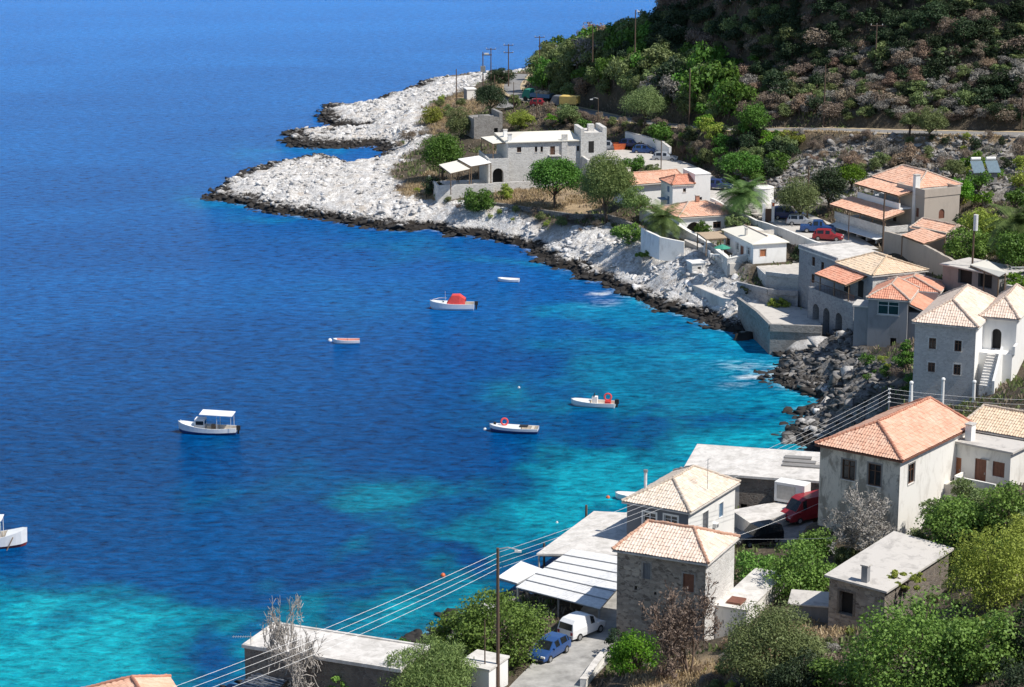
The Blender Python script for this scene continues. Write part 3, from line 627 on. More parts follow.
def joinmesh(name, meshes, mats, parent):
    bm = bmesh.new()
    for me in meshes: bm.from_mesh(me)
    me = bpy.data.meshes.new(name); bm.to_mesh(me); bm.free()
    for m in mats: me.materials.append(M[m])
    for m_ in meshes: bpy.data.meshes.remove(m_)
    o = bpy.data.objects.new(name, me); COL.objects.link(o); o.parent = parent; return o
def tiled_roof(par, mat, planes, ridges, th=.1, cap='tile_terra', name='roof', fascia='conc'):
    r = joinmesh(name, [tileplane(par, 'roof', mat, pl) for pl in planes], [mat], par)
    s = MB()
    for pl in planes: s.slab([(q[0], q[1], q[2]-.13) for q in pl], th)
    s.build('soffit', fascia, r)
    c = MB()
    for a, b in ridges:
        A, B = Vector(a)+Vector((0, 0, .05)), Vector(b)+Vector((0, 0, .05)); n = max(1, int((B-A).length/.4))
        J = [A.lerp(B, min(1.0, i/n))+Vector((random.uniform(-.03,.03), random.uniform(-.03,.03), random.uniform(-.03,.035))) for i in range(n+1)]
        for i in range(n): c.tube([J[i], J[i+1]+(J[i+1]-J[i])*.08], .14, .10, 7)
    if c.v: c.build('ridge_cap', cap, r)
    return r
def hip(x0, y0, x1, y1, z, rise, axis='x', inset=None, inset2=None):
    rise = rise*.85
    """returns (planes, ridges)"""
    if axis == 'x':
        m = (y0+y1)/2; i = (y1-y0)/2 if inset is None else inset; j = i if inset2 is None else inset2
        A, B = (x0+i, m, z+rise), (x1-j, m, z+rise)
        P_ = [[(x0,y0,z),(x1,y0,z),B,A], [(x1,y1,z),(x0,y1,z),A,B], [(x0,y1,z),(x0,y0,z),A], [(x1,y0,z),(x1,y1,z),B]]
        R_ = [(A,B),((x0,y0,z),A),((x0,y1,z),A),((x1,y0,z),B),((x1,y1,z),B)]
        if i == 0: P_.pop(2)
        if j == 0: P_.pop()
    else:
        m = (x0+x1)/2; i = (x1-x0)/2 if inset is None else inset; j = i if inset2 is None else inset2
        A, B = (m, y0+i, z+rise), (m, y1-j, z+rise)
        P_ = [[(x0,y1,z),(x0,y0,z),A,B], [(x1,y0,z),(x1,y1,z),B,A], [(x0,y0,z),(x1,y0,z),A], [(x1,y1,z),(x0,y1,z),B]]
        R_ = [(A,B),((x0,y0,z),A),((x1,y0,z),A),((x0,y1,z),B),((x1,y1,z),B)]
        if i == 0: P_.pop(2)
        if j == 0: P_.pop()
    return P_, R_
def house(key, name, label, cat='house', mats=('stone_grey', 'white'), wins=(), below=2.0, base_thick=None, hout=None, group=None, sur=None, **kw):
    f = FR[key]; W, Dp, h = f['W'], f['D'], f['h']; t = thing(name, label, cat, f['o'], f['a'], group)
    faces = {'right': Face((0,0), (W,0)), 'back_right': Face((W,0), (W,Dp)), 'back': Face((W,Dp), (0,Dp)), 'left': Face((0,Dp), (0,0))}
    ops = {'right': [], 'left': []}; todo = []
    for w in wins:
        face, x0, y0, x1, y1, kind = w[:6]; xm, ym = (x0+x1)/2, (y0+y1)/2
        ta, _ = hitface(f, face, x0, ym); tb, _ = hitface(f, face, x1, ym); _, za = hitface(f, face, xm, y1); _, zb = hitface(f, face, xm, y0)
        if face == 'left': ta, tb = Dp-ta, Dp-tb
        ta, tb = min(ta, tb), max(ta, tb); L = faces[face].len; ta = max(ta, .15); tb = min(tb, L-.15)
        za = max(za, -below+.1); zb = min(zb, h-.12)
        if tb-ta < .2 or zb-za < .15: print('bad window', key, w, ta, tb, za, zb); continue
        dep = 1.4 if kind == 'arch' else (.5 if kind in ('hole', 'vent') else .22)
        o = (ta, tb, za, zb, kind == 'arch' or (len(w) > 6 and w[6] == 'arched'), dep); ops[face].append(o); todo.append((face, o, kind))
    mb = MB()
    for k, F in faces.items():
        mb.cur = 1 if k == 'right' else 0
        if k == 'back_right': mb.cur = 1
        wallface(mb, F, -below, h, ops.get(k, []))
    mb.cur = 0; mb.poly((.03,.03,h-.02), (W-.03,.03,h-.02), (W-.03,Dp-.03,h-.02), (.03,Dp-.03,h-.02))
    mb.build('wall', list(mats), t)
    for face, o, kind in todo: opening_parts(t, faces[face], o, kind)
    if sur:
        for face, o, kind in todo:
            if kind not in ('hole', 'vent', 'arch'): s = MB(); surround(s, faces[face], o); s.build('window_surround', sur, t)
    f['faces'] = faces; f['ops'] = ops
    return t, f
def flatroof(t, W, Dp, h, mat='conc_pale', over=.0, par=.25, th=.2, name='roof', x0=0, y0=0):
    s = MB(); s.box(x0-over, y0-over, h, W+over, Dp+over, h+th); r = s.build(name, mat, t)
    if par:
        p = MB(); k = .22; z = h+th; a, b, c, d = x0-over, y0-over, W+over, Dp+over
        p.box(a, b, z, c, b+k, z+par); p.box(a, d-k, z, c, d, z+par); p.box(a, b+k, z, a+k, d-k, z+par); p.box(c-k, b+k, z, c, d-k, z+par); p.build('parapet', mat, r)
    return r
def chimney(t, x, y, z0, z1, w=.55, d=.45, mat='white', cap=True, name='chimney'):
    m = MB(); m.box(x-w/2, y-d/2, z0, x+w/2, y+d/2, z1)
    c = m.build(name, mat, t)
    if cap: k = MB(); k.box(x-w/2-.07, y-d/2-.07, z1, x+w/2+.07, y+d/2+.07, z1+.1); k.build('cap', 'conc', c)
    return c
def canopy(name, label, cat, quad_px, z, mat, posts=(), zs=None, group=None, th=.07, zg=None, tiled=False, postmat='wood', slats=0):
    """roof sheet on posts, corners given by pixel and height"""
    q = [at(x, y, (zs[i] if zs else z)) for i, (x, y) in enumerate(quad_px)]; c = sum(q, Vector())/len(q); base = zg if zg is not None else ground_z(c.x, c.y)
    o = Vector((c.x, c.y, base)); t = thing(name, label, cat, o, 0, group); loc = [p-o for p in q]
    if tiled: tiled_roof(t, mat, [loc], [], th=.08, name='roof', fascia='wood')
    else:
        m = MB(); m.slab(loc, th); r = m.build('roof', mat, t)
        if slats:
            s = MB()
            for i in range(1, slats): a = loc[0].lerp(loc[3], i/slats); b = loc[1].lerp(loc[2], i/slats); s.tube([a+Vector((0,0,.05)), b+Vector((0,0,.05))], .05, n=4)
            s.build('seam', 'metal', r)
    for i in posts:
        p = loc[i] if isinstance(i, int) else loc[int(i)].lerp(loc[(int(i)+1) % 4], i-int(i)); p = p.lerp(Vector((0,0,p.z)), .04)
        m = MB(); m.tube([(p.x, p.y, 0), (p.x, p.y, p.z-th)], .08, n=6); m.build('post', postmat, t)
    bm = MB()
    for i in range(4): a, b = loc[i].lerp(Vector((0,0,loc[i].z)), .04), loc[(i+1) % 4].lerp(Vector((0,0,loc[(i+1) % 4].z)), .04); bm.tube([a-Vector((0,0,th+.11)), b-Vector((0,0,th+.11))], .07, n=4)
    bm.build('beam', postmat, t)
    return t
def wall(name, label, pl, h, th=.4, mat='drystone', cat='wall', below=.8, group=None, cap=None, step=1.2, rough=.05):
    """free standing wall along (px,py,z of its foot)"""
    w = [at(*p) for p in pl]; o = w[0].copy(); t = thing(name, label, cat, o, 0, group) if cap else None; m = MB(); den = []
    for i in range(len(w)-1):
        n = max(1, int((w[i+1]-w[i]).length/step))
        for j in range(n): den.append(w[i].lerp(w[i+1], j/n)-o)
    den.append(w[-1]-o); n = len(den); hs = h if isinstance(h, (list, tuple)) else [h]*2
    A = []; c = MB()
    for i, p in enumerate(den):
        d = den[min(i+1, n-1)]-den[max(i-1, 0)]; d.z = 0; d.normalize(); s = Vector((-d.y, d.x, 0))*th/2
        hh = hs[0]+(hs[1]-hs[0])*i/max(1, n-1)+random.uniform(-rough, rough)
        A.append((p-s-Vector((0,0,below)), p+s-Vector((0,0,below)), p+s+Vector((0,0,hh)), p-s+Vector((0,0,hh))))
    vs = [q for r in A for q in r]; fs = []
    for i in range(n-1):
        for k in range(4): fs.append([i*4+k, i*4+(k+1) % 4, (i+1)*4+(k+1) % 4, (i+1)*4+k])
    fs += [[0, 1, 2, 3], [(n-1)*4+k for k in (3, 2, 1, 0)]]; m.add(vs, fs)
    if cap:
        ob = m.build('wall_body', mat, t); k = MB(); B = []
        for r in A:
            e = (r[2]-r[3])*.12; B.append((r[3]-e, r[2]+e, r[2]+e+Vector((0,0,.1)), r[3]-e+Vector((0,0,.1))))
        k.add([q for r in B for q in r], fs); k.build('coping', cap, t); return t
    ob = m.build(name, mat, None, loc=o); props(ob, label, cat, group); return ob
# ------------------------------------------------------------------ the houses, near to far
RD, LF = 'right', 'left'
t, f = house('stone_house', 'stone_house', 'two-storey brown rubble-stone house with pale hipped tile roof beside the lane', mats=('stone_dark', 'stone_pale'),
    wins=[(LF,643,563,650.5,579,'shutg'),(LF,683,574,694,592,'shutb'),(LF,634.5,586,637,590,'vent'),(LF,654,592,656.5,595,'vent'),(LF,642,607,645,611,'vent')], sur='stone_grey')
W, D, h = f['W'], f['D'], f['h']; pl, rg = hip(-.3, -.3, W+.3, D+.3, h, 1.75, 'y', inset=2.6, inset2=1.6); tiled_roof(t, 'tile_pale', pl, rg, cap='tile_terra')
b = MB(); b.box(W*.35, -2.6, -1, W+5.2, -.004, 3.2); b.box(W*.35+.5, -3.3, -1, W+2.6, -2.604, 1.4); e = b.build('lean_to', 'white_old', t); p = MB(); p.box(W*.35-.1, -2.75, 3.2, W+5.3, -.006, 3.32); p.build('slab_roof', 'conc_pale', e)
hx = MB(); hx.box(W*.35+.6, -1.9, 3.325, W*.35+2.0, -.7, 3.5); hx.build('roof_hatch', 'shut_b', e)

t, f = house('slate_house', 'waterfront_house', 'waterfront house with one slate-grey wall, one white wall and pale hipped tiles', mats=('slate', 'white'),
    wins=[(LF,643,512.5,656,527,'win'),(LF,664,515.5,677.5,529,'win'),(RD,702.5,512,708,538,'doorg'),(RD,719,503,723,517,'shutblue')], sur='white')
W, D, h = f['W'], f['D'], f['h']; pl, rg = hip(-.35, -.35, W+.35, D+.35, h, 2.0, 'x', inset=3.3, inset2=2.8); tiled_roof(t, 'tile_old', pl, rg, cap='tile_old')
m = MB(); m.tube([(1.4, D*.82, h), (1.4, D*.82, h+2.4)], .14, n=8); c = m.build('flue', 'metal_w', t); m = MB(); m.tube([(1.4, D*.82, h+2.4), (1.4, D*.82, h+2.6)], .2, n=8); m.build('cowl', 'metal', c)
for xx, zz, s in ((W*.52, 2.2, .5), (W*.36, .35, .8)):
    m = MB(); m.box(xx, -.38, zz, xx+s*1.1, -.01, zz+s*.8); a_ = m.build('air_conditioner', 'metal_w', t); m = MB(); m.tube([(xx+s*.5, -.40, zz+s*.4), (xx+s*.5, -.385, zz+s*.4)], s*.3, n=12); m.build('fan_grille', 'shut_g', a_)
m = MB(); m.tube([(W*.5, .5, h+.6), (W*.5, .5, h+3.4)], .03, n=5); [m.tube([(W*.5-.5, .5, h+z_), (W*.5+.5, .5, h+z_)], .02, n=4) for z_ in (2.6, 2.9, 3.3)]; m.build('antenna', 'metal', t)

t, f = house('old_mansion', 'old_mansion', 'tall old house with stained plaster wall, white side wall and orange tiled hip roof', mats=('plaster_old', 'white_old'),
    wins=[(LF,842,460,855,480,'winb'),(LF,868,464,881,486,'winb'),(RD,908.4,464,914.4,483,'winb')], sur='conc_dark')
W, D, h = f['W'], f['D'], f['h']; pl, rg = hip(-.35, -.35, W+.35, D+.35, h, 2.3, 'x', inset=3.4, inset2=.6); tiled_roof(t, 'tile_terra', pl, rg, cap='tile_red', fascia='shut_b')
for i in range(12):    # outside stair against the white wall
    if i == 0: st = MB()
    st.box(5.9+i*.3, -1.5, -2, 6.2+i*.3, -.006, .25+i*.25)
st.build('staircase', 'conc', t)
t, f = house('back_range', 'long_tiled_house', 'long house behind the old mansion under rough sand-coloured pantiles', mats=('stone_grey', 'stone_grey'))
W, D, h = f['W'], f['D'], f['h']; pl, rg = hip(-.3, -.5, W+.3, D+.5, h, 1.6, 'y', inset=.3, inset2=1.0); tiled_roof(t, 'tile_sand', pl, rg, cap='tile_old')
t, f = house('doorstep_annex', 'flat_roofed_annex', 'flat-roofed white annex with two brown doors and a terrace above the stairs', mats=('white_old', 'white_old'), below=6,
    wins=[(LF,949.8,457,961,480,'dooro'),(LF,974.6,459,986,485,'door'),(LF,992.5,462,1004.5,477,'shutb')])
W, D, h = f['W'], f['D'], f['h']; flatroof(t, W, D, h, 'conc', over=.35, par=0, th=.18); chimney(t, .9, D-1.2, h+.18, h+1.6, .8, .6, 'white')
m = MB(); m.box(-2.1, .4, -6, -.003, D, -.12); m.build('terrace', 'conc', t); m = MB(); m.box(-2.3, 1.4, -.115, -2.1, D-1.6, .85); m.box(-2.1, D-1.6, -.115, -.6, D-1.4, .85); m.box(-2.3, .2, -.115, -2.1, 1.4, .85); m.build('parapet', 'white_old', t)
m = MB(); m.tube([(-.1, 2.0, 2.2), (-.1, 2.8, 2.2)], .05); m.build('pipe', 'metal', t)

t, f = house('ruin_shed', 'stone_shed', 'low stone shed with sloping concrete roof, vines and a small square chimney', 'shed', mats=('stone_dark', 'stone_brown'), wins=[(LF,839,592,853,615,'hole')])
W, D, h = f['W'], f['D'], f['h']; m = MB(); m.slab([(-.3,-.3,h+.1),(W+.3,-.3,h+.2),(W+.3,D+.3,h+.6),(-.3,D+.3,h+.35)], .16); r = m.build('roof', 'conc', t); chimney(t, .5, 1.9, h, h+1.5, .5, .5, 'render_dark')
m = MB(); F = f['faces'][LF]
for o in f['ops'][LF]: surround(m, F, o, .18, -.03)
m.build('door_surround', 'stone_brown', t)

t, f = house('quay_store', 'quay_store', 'flat-roofed stone store on the quay behind the bare tree', 'store', mats=('stone_brown', 'stone_brown'))
W, D, h = f['W'], f['D'], f['h']; flatroof(t, W, D, h, 'conc_pale', over=.15, par=.12, th=.15)
t, f = house('pier_house', 'pier_building', 'long flat-roofed concrete building on the pier with a brown stone wall', 'building', mats=('stone_brown', 'stone_brown'), wins=[(LF,738.5,504,747,512,'hole')])
EXT = 5.5
W, D, h = f['W'], f['D'], f['h']; m = MB(); m.box(-.2, -.2, h, W+.2, D+EXT, h+.22); r = m.build('roof', 'conc_pale', t); m = MB(); m.box(0, D+.005, -2, W, D+EXT-.2, h-.004); m.build('side_room', 'conc', t)
for i in range(3): m = MB(); m.obox((W*.45+i*1.3, 2.6+i*.3, h+.3), (.8, 3.6-i*.5, .12)); m.build('skylight', 'conc_dark', r)
m = MB(); m.box(.0, D+EXT-.8, h+.225, .25, D+EXT-.55, h+.7); m.build('roof_post', 'conc', r)

t, f = house('tall_house', 'tower_house', 'tall white stone house with pyramid hip roof, four windows and outside stair', mats=('stone_smooth', 'white'),
    wins=[(LF,929,338,936,349,'winb'),(LF,954.5,340.5,961.5,351.5,'winb'),(LF,928,362.5,935,372,'winb'),(LF,953.5,364.5,960.5,375,'winb')], sur='stone_pale')
W, D, h = f['W'], f['D'], f['h']; pl, rg = hip(-.3, -.3, W+.3, D+.3, h, 2.3, 'x', inset=3.2, inset2=2.0); tiled_roof(t, 'tile_pale', pl, rg, cap='tile_pale')
# porch wing on the right and the outside stair
w = MB(); X0 = 3.6; F = Face((X0, -.004), (X0, -3.4)); wallface(w, F, -2, h+.35, [(.9, 1.9, h-3.1, h-.9, True, .6)]); w.poly((X0,-3.4,-2),(W+1.5,-3.4,-2),(W+1.5,-3.4,h+.35),(X0,-3.4,h+.35)); w.poly((W+1.5,-3.4,-2),(W+1.5,0,-2),(W+1.5,0,h+.35),(W+1.5,-3.4,h+.35)); w.build('wing_wall', 'white', t)
opening_parts(t, F, (.9, 1.9, h-3.1, h-.9, True, .6), 'arch')
pl, rg = hip(X0-.3, -3.7, W+2, .4, h+.37, 1.9, 'x', inset=2.6, inset2=1.5); r = tiled_roof(t, 'tile_pale', pl, rg, cap='tile_pale', name='wing_roof')
m = MB(); m.box(X0-1.6, -3.4, -2, X0-.004, -.006, h-3.1); m.build('landing', 'white', t)
m = MB()
for i in range(12): m.box(X0-1.7-(i+1)*.3, -2.2, -2, X0-1.7-i*.3+.1, -.9, h-3.15-i*.22)
m.build('staircase', 'stone_pale', t)
m = MB()
for s_ in (-2.45,):
    m.add([(X0-1.6,s_,-2),(X0-1.6,s_,h-2.3),(X0-5.4,s_,h-5.0),(X0-5.4,s_,-2),(X0-1.6,s_+.24,-2),(X0-1.6,s_+.24,h-2.3),(X0-5.4,s_+.24,h-5.0),(X0-5.4,s_+.24,-2)], [[0,1,2,3],[4,5,6,7],[0,4,5,1],[1,5,6,2],[2,6,7,3]])
m.box(X0-1.6, -3.64, h-3.09, X0+.0, -3.404, h-2.2); m.build('stair_wall', 'white', t)

t, f = house('grey_house', 'grey_house', 'grey rendered house over the rocks with one wide window and orange tiles', mats=('render_dark', 'render_dark'), wins=[(LF,877.5,301.5,899,315,'win'),(LF,890,338,896,350,'hole')])
W, D, h = f['W'], f['D'], f['h']; pl, rg = hip(-.25, -.25, W+.25, D+.25, h, 1.5, 'x', inset=2.4, inset2=.8); tiled_roof(t, 'tile_red', pl, rg, cap='tile_pale')
m = MB(); m.box(.3, D+.004, -3, 3.2, D+1.7, h-1.3); e = m.build('side_tower', 'render_dark', t); m = MB(); m.box(.1, D-.1+.1, h-1.295, 3.3, D+1.9, h-1.1); m.build('ledge', 'conc', e)
m = MB(); m.box(W+.01, -2.5, -2, W+5.5, D-.5, h-.4); m.build('rear_wing_wall', 'render_dark', t)
pl, rg = hip(W+.3, -2.8, W+5.8, D-.2, h-.38, 1.5, 'x', inset=2.0); tiled_roof(t, 'tile_red', pl, rg, cap='tile_pale', name='rear_roof')
m = MB(); m.box(.6, -3.2, -2, W-.2, -.006, h-1.6); m.build('side_wing_wall', 'render_dark', t)
pl = [[(.3,-3.5,h-1.9),(W,-3.5,h-1.9),(W,-.1,h-.5),(.3,-.1,h-.5)]]; tiled_roof(t, 'tile_red', pl, [((.3,-.15,h-.5),(W,-.15,h-.5))], cap='tile_pale', name='side_roof')

t, f = house('arch_house', 'arcaded_stone_house', 'blue-grey stone house on the water with arches below and sandy hip roof', mats=('stone_blue', 'stone_pale'),
    wins=[(LF,812,257,815,266,'winb'),(LF,821,262,824,271,'winb'),(LF,811.5,274,814.5,283,'winb'),(LF,817,291,821,302,'doord')], below=3)
W, D, h = f['W'], f['D'], f['h']; D2 = 8.2
m = MB(); m.box(-.1, D2+.05, h, W+.1, D+.1, h+.2); r = m.build('flat_roof', 'conc_pale', t); m = MB(); m.box(-.1, D2+.05, h+.203, .15, D+.1, h+.55); m.box(.15, D-.15, h+.203, W+.1, D+.1, h+.5); m.build('parapet', 'stone_blue', r)
pl, rg = hip(-.3, -.3, W+.3, D2, h, 1.6, 'y', inset=3.4, inset2=2.5); tiled_roof(t, 'tile_sand', pl, rg, cap='tile_sand')
# arcade terrace on the sea side
m = MB(); XA = -2.6; F = Face((XA, 10.6), (XA, 0)); ops = [(o0, o0+1.5, -1.2, 2.2, True, .9) for o0 in (1.2, 3.7, 6.6)]; wallface(m, F, -3, 4.0, ops); m.poly((XA,0,-3),(0,0,-3),(0,0,4.0),(XA,0,4.0)); m.poly((XA,10.6,-3),(0,10.6,-3),(0,10.6,4.0),(XA,10.6,4.0)); m.box(XA+.002, .002, 3.85, -.004, 10.598, 4.02); m.build('arcade', 'stone_blue', t)
for o in ops: opening_parts(t, F, o, 'arch')
m = MB()
for k in range(28): y_ = .3+k*.37; m.tube([(XA+.12, y_, 4.02), (XA+.12, y_, 4.95)], .018, n=4)
m.tube([(XA+.12, .1, 4.95), (XA+.12, 10.4, 4.95)], .035, n=5); m.build('railing', 'frame_b', t)
m = MB(); m.box(-.012, 2, 4.1, -.002, 3.2, 6.2); m.box(-.012, 5, 4.1, -.002, 6.4, 6.2); m.build('terrace_door', 'dark', t)
pl = [[(XA-.5, 8.4, 6.2), (XA-.5, 1.2, 6.2), (-.02, 1.2, 7.1), (-.02, 8.4, 7.1)]]; tiled_roof(t, 'tile_red', pl, [], name='porch_roof', fascia='wood')
for y_ in (1.5, 4.8, 8.1): m = MB(); m.tube([(XA+.15, y_, 4.02), (XA+.15, y_, 6.1)], .08); m.build('post', 'wood', t)

t, f = house('cottage', 'cottage', 'single-storey white cottage with cream roof and orange shutter on the sea terrace', mats=('white', 'white'), below=1,
    wins=[(RD,760,249.3,766,256.5,'shuto'),(LF,735.8,243,738.8,250.6,'win'),(LF,740.3,246,743.6,258.5,'door'),(LF,746.8,247.5,750,255.2,'win'),(LF,725.5,238,730,245,'winb')], sur='stone_pale')
W, D, h = f['W'], f['D'], f['h']; pl, rg = hip(-.3, -.3, W+.3, D+.3, h, .8, 'y', inset=1.2, inset2=1.6)
m = MB()
for p_ in pl: m.slab(p_, .12)
r = m.build('roof', 'cream_roof', t); m = MB(); m.tube([Vector(rg[0][0])+Vector((0,0,.04)), Vector(rg[0][1])+Vector((0,0,.04))], .1); m.build('ridge_cap', 'tile_pale', r)
m = MB(); m.box(W*.55, 4.4, h+.2, W+.1, 4.7, h+.75); m.build('roof_ledge', 'conc', t); chimney(t, .8, 4.4, h+.1, h+1.2, .3, .3, 'conc')

t, f = house('low_house', 'low_arched_house', 'low white house with orange hip roof and arched porch behind the palm', mats=('white', 'white'),
    wins=[(RD,686,222,702,236,'arch'),(RD,713,221.5,721,228,'winb')])
W, D, h = f['W'], f['D'], f['h']; pl, rg = hip(-.3, -.3, W+.3, D+.3, h, 1.6, 'x', inset=3.2); tiled_roof(t, 'tile_terra', pl, rg, cap='tile_pale'); chimney(t, W*.5, D*.5, h+1.4, h+2.2, .5, .5, 'tile_red')
t, f = house('boxy_house', 'white_cube_house', 'white two-storey cubic house with red roof on its lower half', mats=('white', 'white'), below=1.5,
    wins=[(RD,683,188.5,686,192,'winb'),(RD,699.5,197,702,200,'winb'),(LF,667,196,669.5,206,'doorb'),(LF,667,186,669.5,192,'shutblue')])
W, D, h = f['W'], f['D'], f['h']; pl, rg = hip(-.2, -.2, W*.58, D+.2, h, 1.1, 'x', inset=1.6, inset2=0); tiled_roof(t, 'tile_red', pl, rg, cap='tile_red')
m = MB(); m.box(W*.585, .002, h-.004, W-.002, D-.002, h+1.3); e = m.build('upper_block', 'white', t); m = MB(); m.box(W*.58, -.05, h+1.3, W+.05, D+.05, h+1.42); m.build('roof_slab', 'white', e)
m = MB(); m.box(-1.0, 2.0, 2.6, -.005, 3.8, 2.72); m.build('balcony', 'shut_blue', t)
t, f = house('long_house', 'long_house', 'long low white house with plain orange roof behind the feathery tree', mats=('white', 'white'), wins=[(RD,637.3,200,641.8,208,'door')])
W, D, h = f['W'], f['D'], f['h']; pl, rg = hip(-.4, -.6, W+.3, D+.3, h, 1.3, 'x', inset=0, inset2=0); tiled_roof(t, 'tile_terra', pl, rg, cap='tile_terra')
m = MB(); m.poly((0,0,h),(0,D,h),(0,D/2,h+1.05)); m.poly((W,0,h),(W,D,h),(W,D/2,h+1.05)); m.build('gable', 'white', t); chimney(t, .9, D*.5, h+1.0, h+1.9, .5, .5)

t, f = house('big_house', 'stone_mansion', 'large pale stone mansion with flat white roof and arched doorway on the point', mats=('stone_pale', 'stone_pale'), below=1,
    wins=[(RD,517,147,521.3,152.3,'winb'),(RD,534.8,146.5,537.3,152,'winb'),(RD,540.5,146.5,543,152,'winb'),(RD,550.2,146.3,555,157,'doord'),(RD,576.8,145.8,579.5,151,'winb')])
W, D, h = f['W'], f['D'], f['h']; pl, rg = hip(-.35, -.35, W+.35, D+.35, h, 1.0, 'x', inset=4.2, inset2=1.0); m = MB()
for p_ in pl: m.slab(p_, .14)
r = m.build('roof', 'cream_roof', t)
m = MB(); m.box(W+.003, -.5, -1, W+4.3, 4.5, h+1.2); e = m.build('tower_wall', 'stone_pale', t); m = MB(); m.box(W+.003, -.5, h+1.2, W+.6, 4.5, h+1.9); m.box(W+3.6, -.5, h+1.2, W+4.3, 4.5, h+2.0); m.box(W+1.6, 1.0, h+1.2, W+2.6, 2.0, h+2.3); m.build('battlement', 'stone_pale', e)
m = MB(); m.box(W+1.3, -.512, h-2.1, W+2.2, -.503, h-.2); m.build('tower_door', 'dark', e)
m = MB(); m.box(W*.74, -.28, -1, W*.82, -.004, h+1.0); m.build('pilaster', 'stone_pale', t); m = MB(); m.box(W*.56, -1.0, h-2.45, W*.72, -.006, h-2.3); b_ = m.build('balcony', 'stone_pale', t)
m = MB(); [m.tube([(W*.56+.15*k, -.95, h-2.3), (W*.56+.15*k, -.95, h-1.4)], .015, n=4) for k in range(13)]; m.build('railing', 'frame_b', b_)
for xx, yy in ((.35, .35), (.5, 5.0)): chimney(t, xx, yy, h, h+1.2, .6, .6, 'white')
m = MB(); F = Face((-3.4, -.9), (.0, -.9)); op = [(.7, 2.5, -1.0+.6, 2.5, True, 1.2)]; wallface(m, F, -1.5, 3.4, op); m.box(-3.4, -.895, 3.3, 0, 8, 3.42); m.poly((-3.4,-.9,-1.5),(-3.4,8,-1.5),(-3.4,8,3.4),(-3.4,-.9,3.4)); m.box(-3.4, -.9, 3.422, -.01, -.7, 4.1); m.box(-3.4, -.698, 3.422, -3.2, 8, 4.1); m.build('side_wing', 'stone_pale', t); opening_parts(t, F, op[0], 'arch')
m = MB(); m.box(-12.5, -5.5, -2.5, -3.42, 4, -.1); m.box(-12.5, -5.5, -.098, -3.42, -5.2, .85); m.box(-12.5, -5.198, -.098, -12.2, 4, .85); m.box(-3.4, -5.0, -2.5, W*.82, -4.7, .9); m.build('terrace', 'stone_pale', t)
m = MB(); m.box(W+.2, -4.6, -1, W+8, -4.2, 4.0); m.box(W+.2, -4.2, -1, W+.6, -.52, 4.0); m.build('yard_wall', 'stone_pale', t)
GT = 'canvas canopies on the stone mansion'
canopy('terrace_canopy', 'cream canopy on the mansion terrace, lowest and farthest left', 'canopy', [(439,164.5),(450.5,173),(470,168.5),(457,160.5)], 8.4, 'cream_roof', (0, 1, 2, 3), group=GT, zg=4.9)
canopy('terrace_canopy', 'white canopy between the lowest canopy and the arched doorway of the mansion', 'canopy', [(458,158.8),(471,166),(491.5,162.5),(479,155.5)], 8.8, 'white', (0, 1, 2, 3), group=GT, zg=4.9)
canopy('terrace_canopy', 'small cream canopy on the upper floor beside the mansion roof', 'canopy', [(480.7,137),(493,143.5),(507,142),(495.5,135.5)], 11.2, 'cream_roof', (0, 1), group=GT, zg=8.45)
t, f = house('ruin', 'ruined_tower', 'roofless ruined stone walls behind the mansion', 'ruin', mats=('stone_grey', 'stone_grey'), wins=[(RD,494,128,498,134,'hole')])
W, D, h = f['W'], f['D'], f['h']; m = MB(); [m.box(x_, .01, h, x_+.9, .5, h+random.uniform(.1, .7)) for x_ in np.arange(0, W-.9, .95)]; m.box(W-.6, .01, h, W, D, h+1.0); m.build('broken_top', 'stone_grey', t)
t, f = house('utility_hut', 'utility_hut', 'small white flat-topped hut near the transformer poles', 'hut', mats=('render_dark', 'white')); flatroof(t, f['W'], f['D'], f['h'], 'white', over=.1, par=0)

t, f = house('terrace_house', 'terraced_villa', 'three-level villa with red tiled terraces stepping down the hill', 'house', mats=('stone_pale', 'white_old'), below=3, wins=[(LF,884,182,890,189,'winb'),(LF,892,184,898,192,'winb'),(LF,884,209,890,219,'doord'),(LF,893,211,899,222,'doord')])
W, D, h = f['W'], f['D'], f['h']; pl, rg = hip(-.3, -.3, W+.3, D+.3, h, 1.9, 'y', inset=3.0, inset2=2.0); tiled_roof(t, 'tile_terra', pl, rg, cap='tile_pale')
m = MB(); m.box(-2.8, 0, 4.7, -.005, D, 4.9); m.box(-2.8, 0, 4.903, -2.6, D, 5.6); m.build('upper_terrace', 'white', t)
tiled_roof(t, 'tile_terra', [[(-3.2, D+.2, 6.75), (-3.2, -.3, 6.75), (-.1, -.3, 7.4), (-.1, D+.2, 7.4)]], [], name='upper_canopy', fascia='wood')
for y_ in (.1, D*.33, D*.66, D-.1): m = MB(); m.tube([(-2.7, y_, 5.6), (-2.7, y_, 6.75)], .07); m.build('post', 'wood', t)
m = MB(); m.box(-5.8, -1.2, 1.9, -.006, D+1.0, 2.1); m.box(-5.8, -1.2, 2.103, -5.55, D+1.0, 2.9); m.box(-5.548, -1.2, 2.103, -.3, -1.0, 2.8); m.build('lower_terrace', 'stone_pale', t)
tiled_roof(t, 'tile_terra', [[(-6.4, D+1.4, 3.9), (-6.4, -1.4, 3.9), (-2.85, -1.4, 4.75), (-2.85, D+1.4, 4.75)]], [], name='lower_canopy', fascia='wood')
for y_ in (-1.0, D*.2, D*.5, D*.8, D+.9): m = MB(); m.tube([(-5.65, y_, 2.9), (-5.65, y_, 3.9)], .08); m.build('post', 'wood', t)
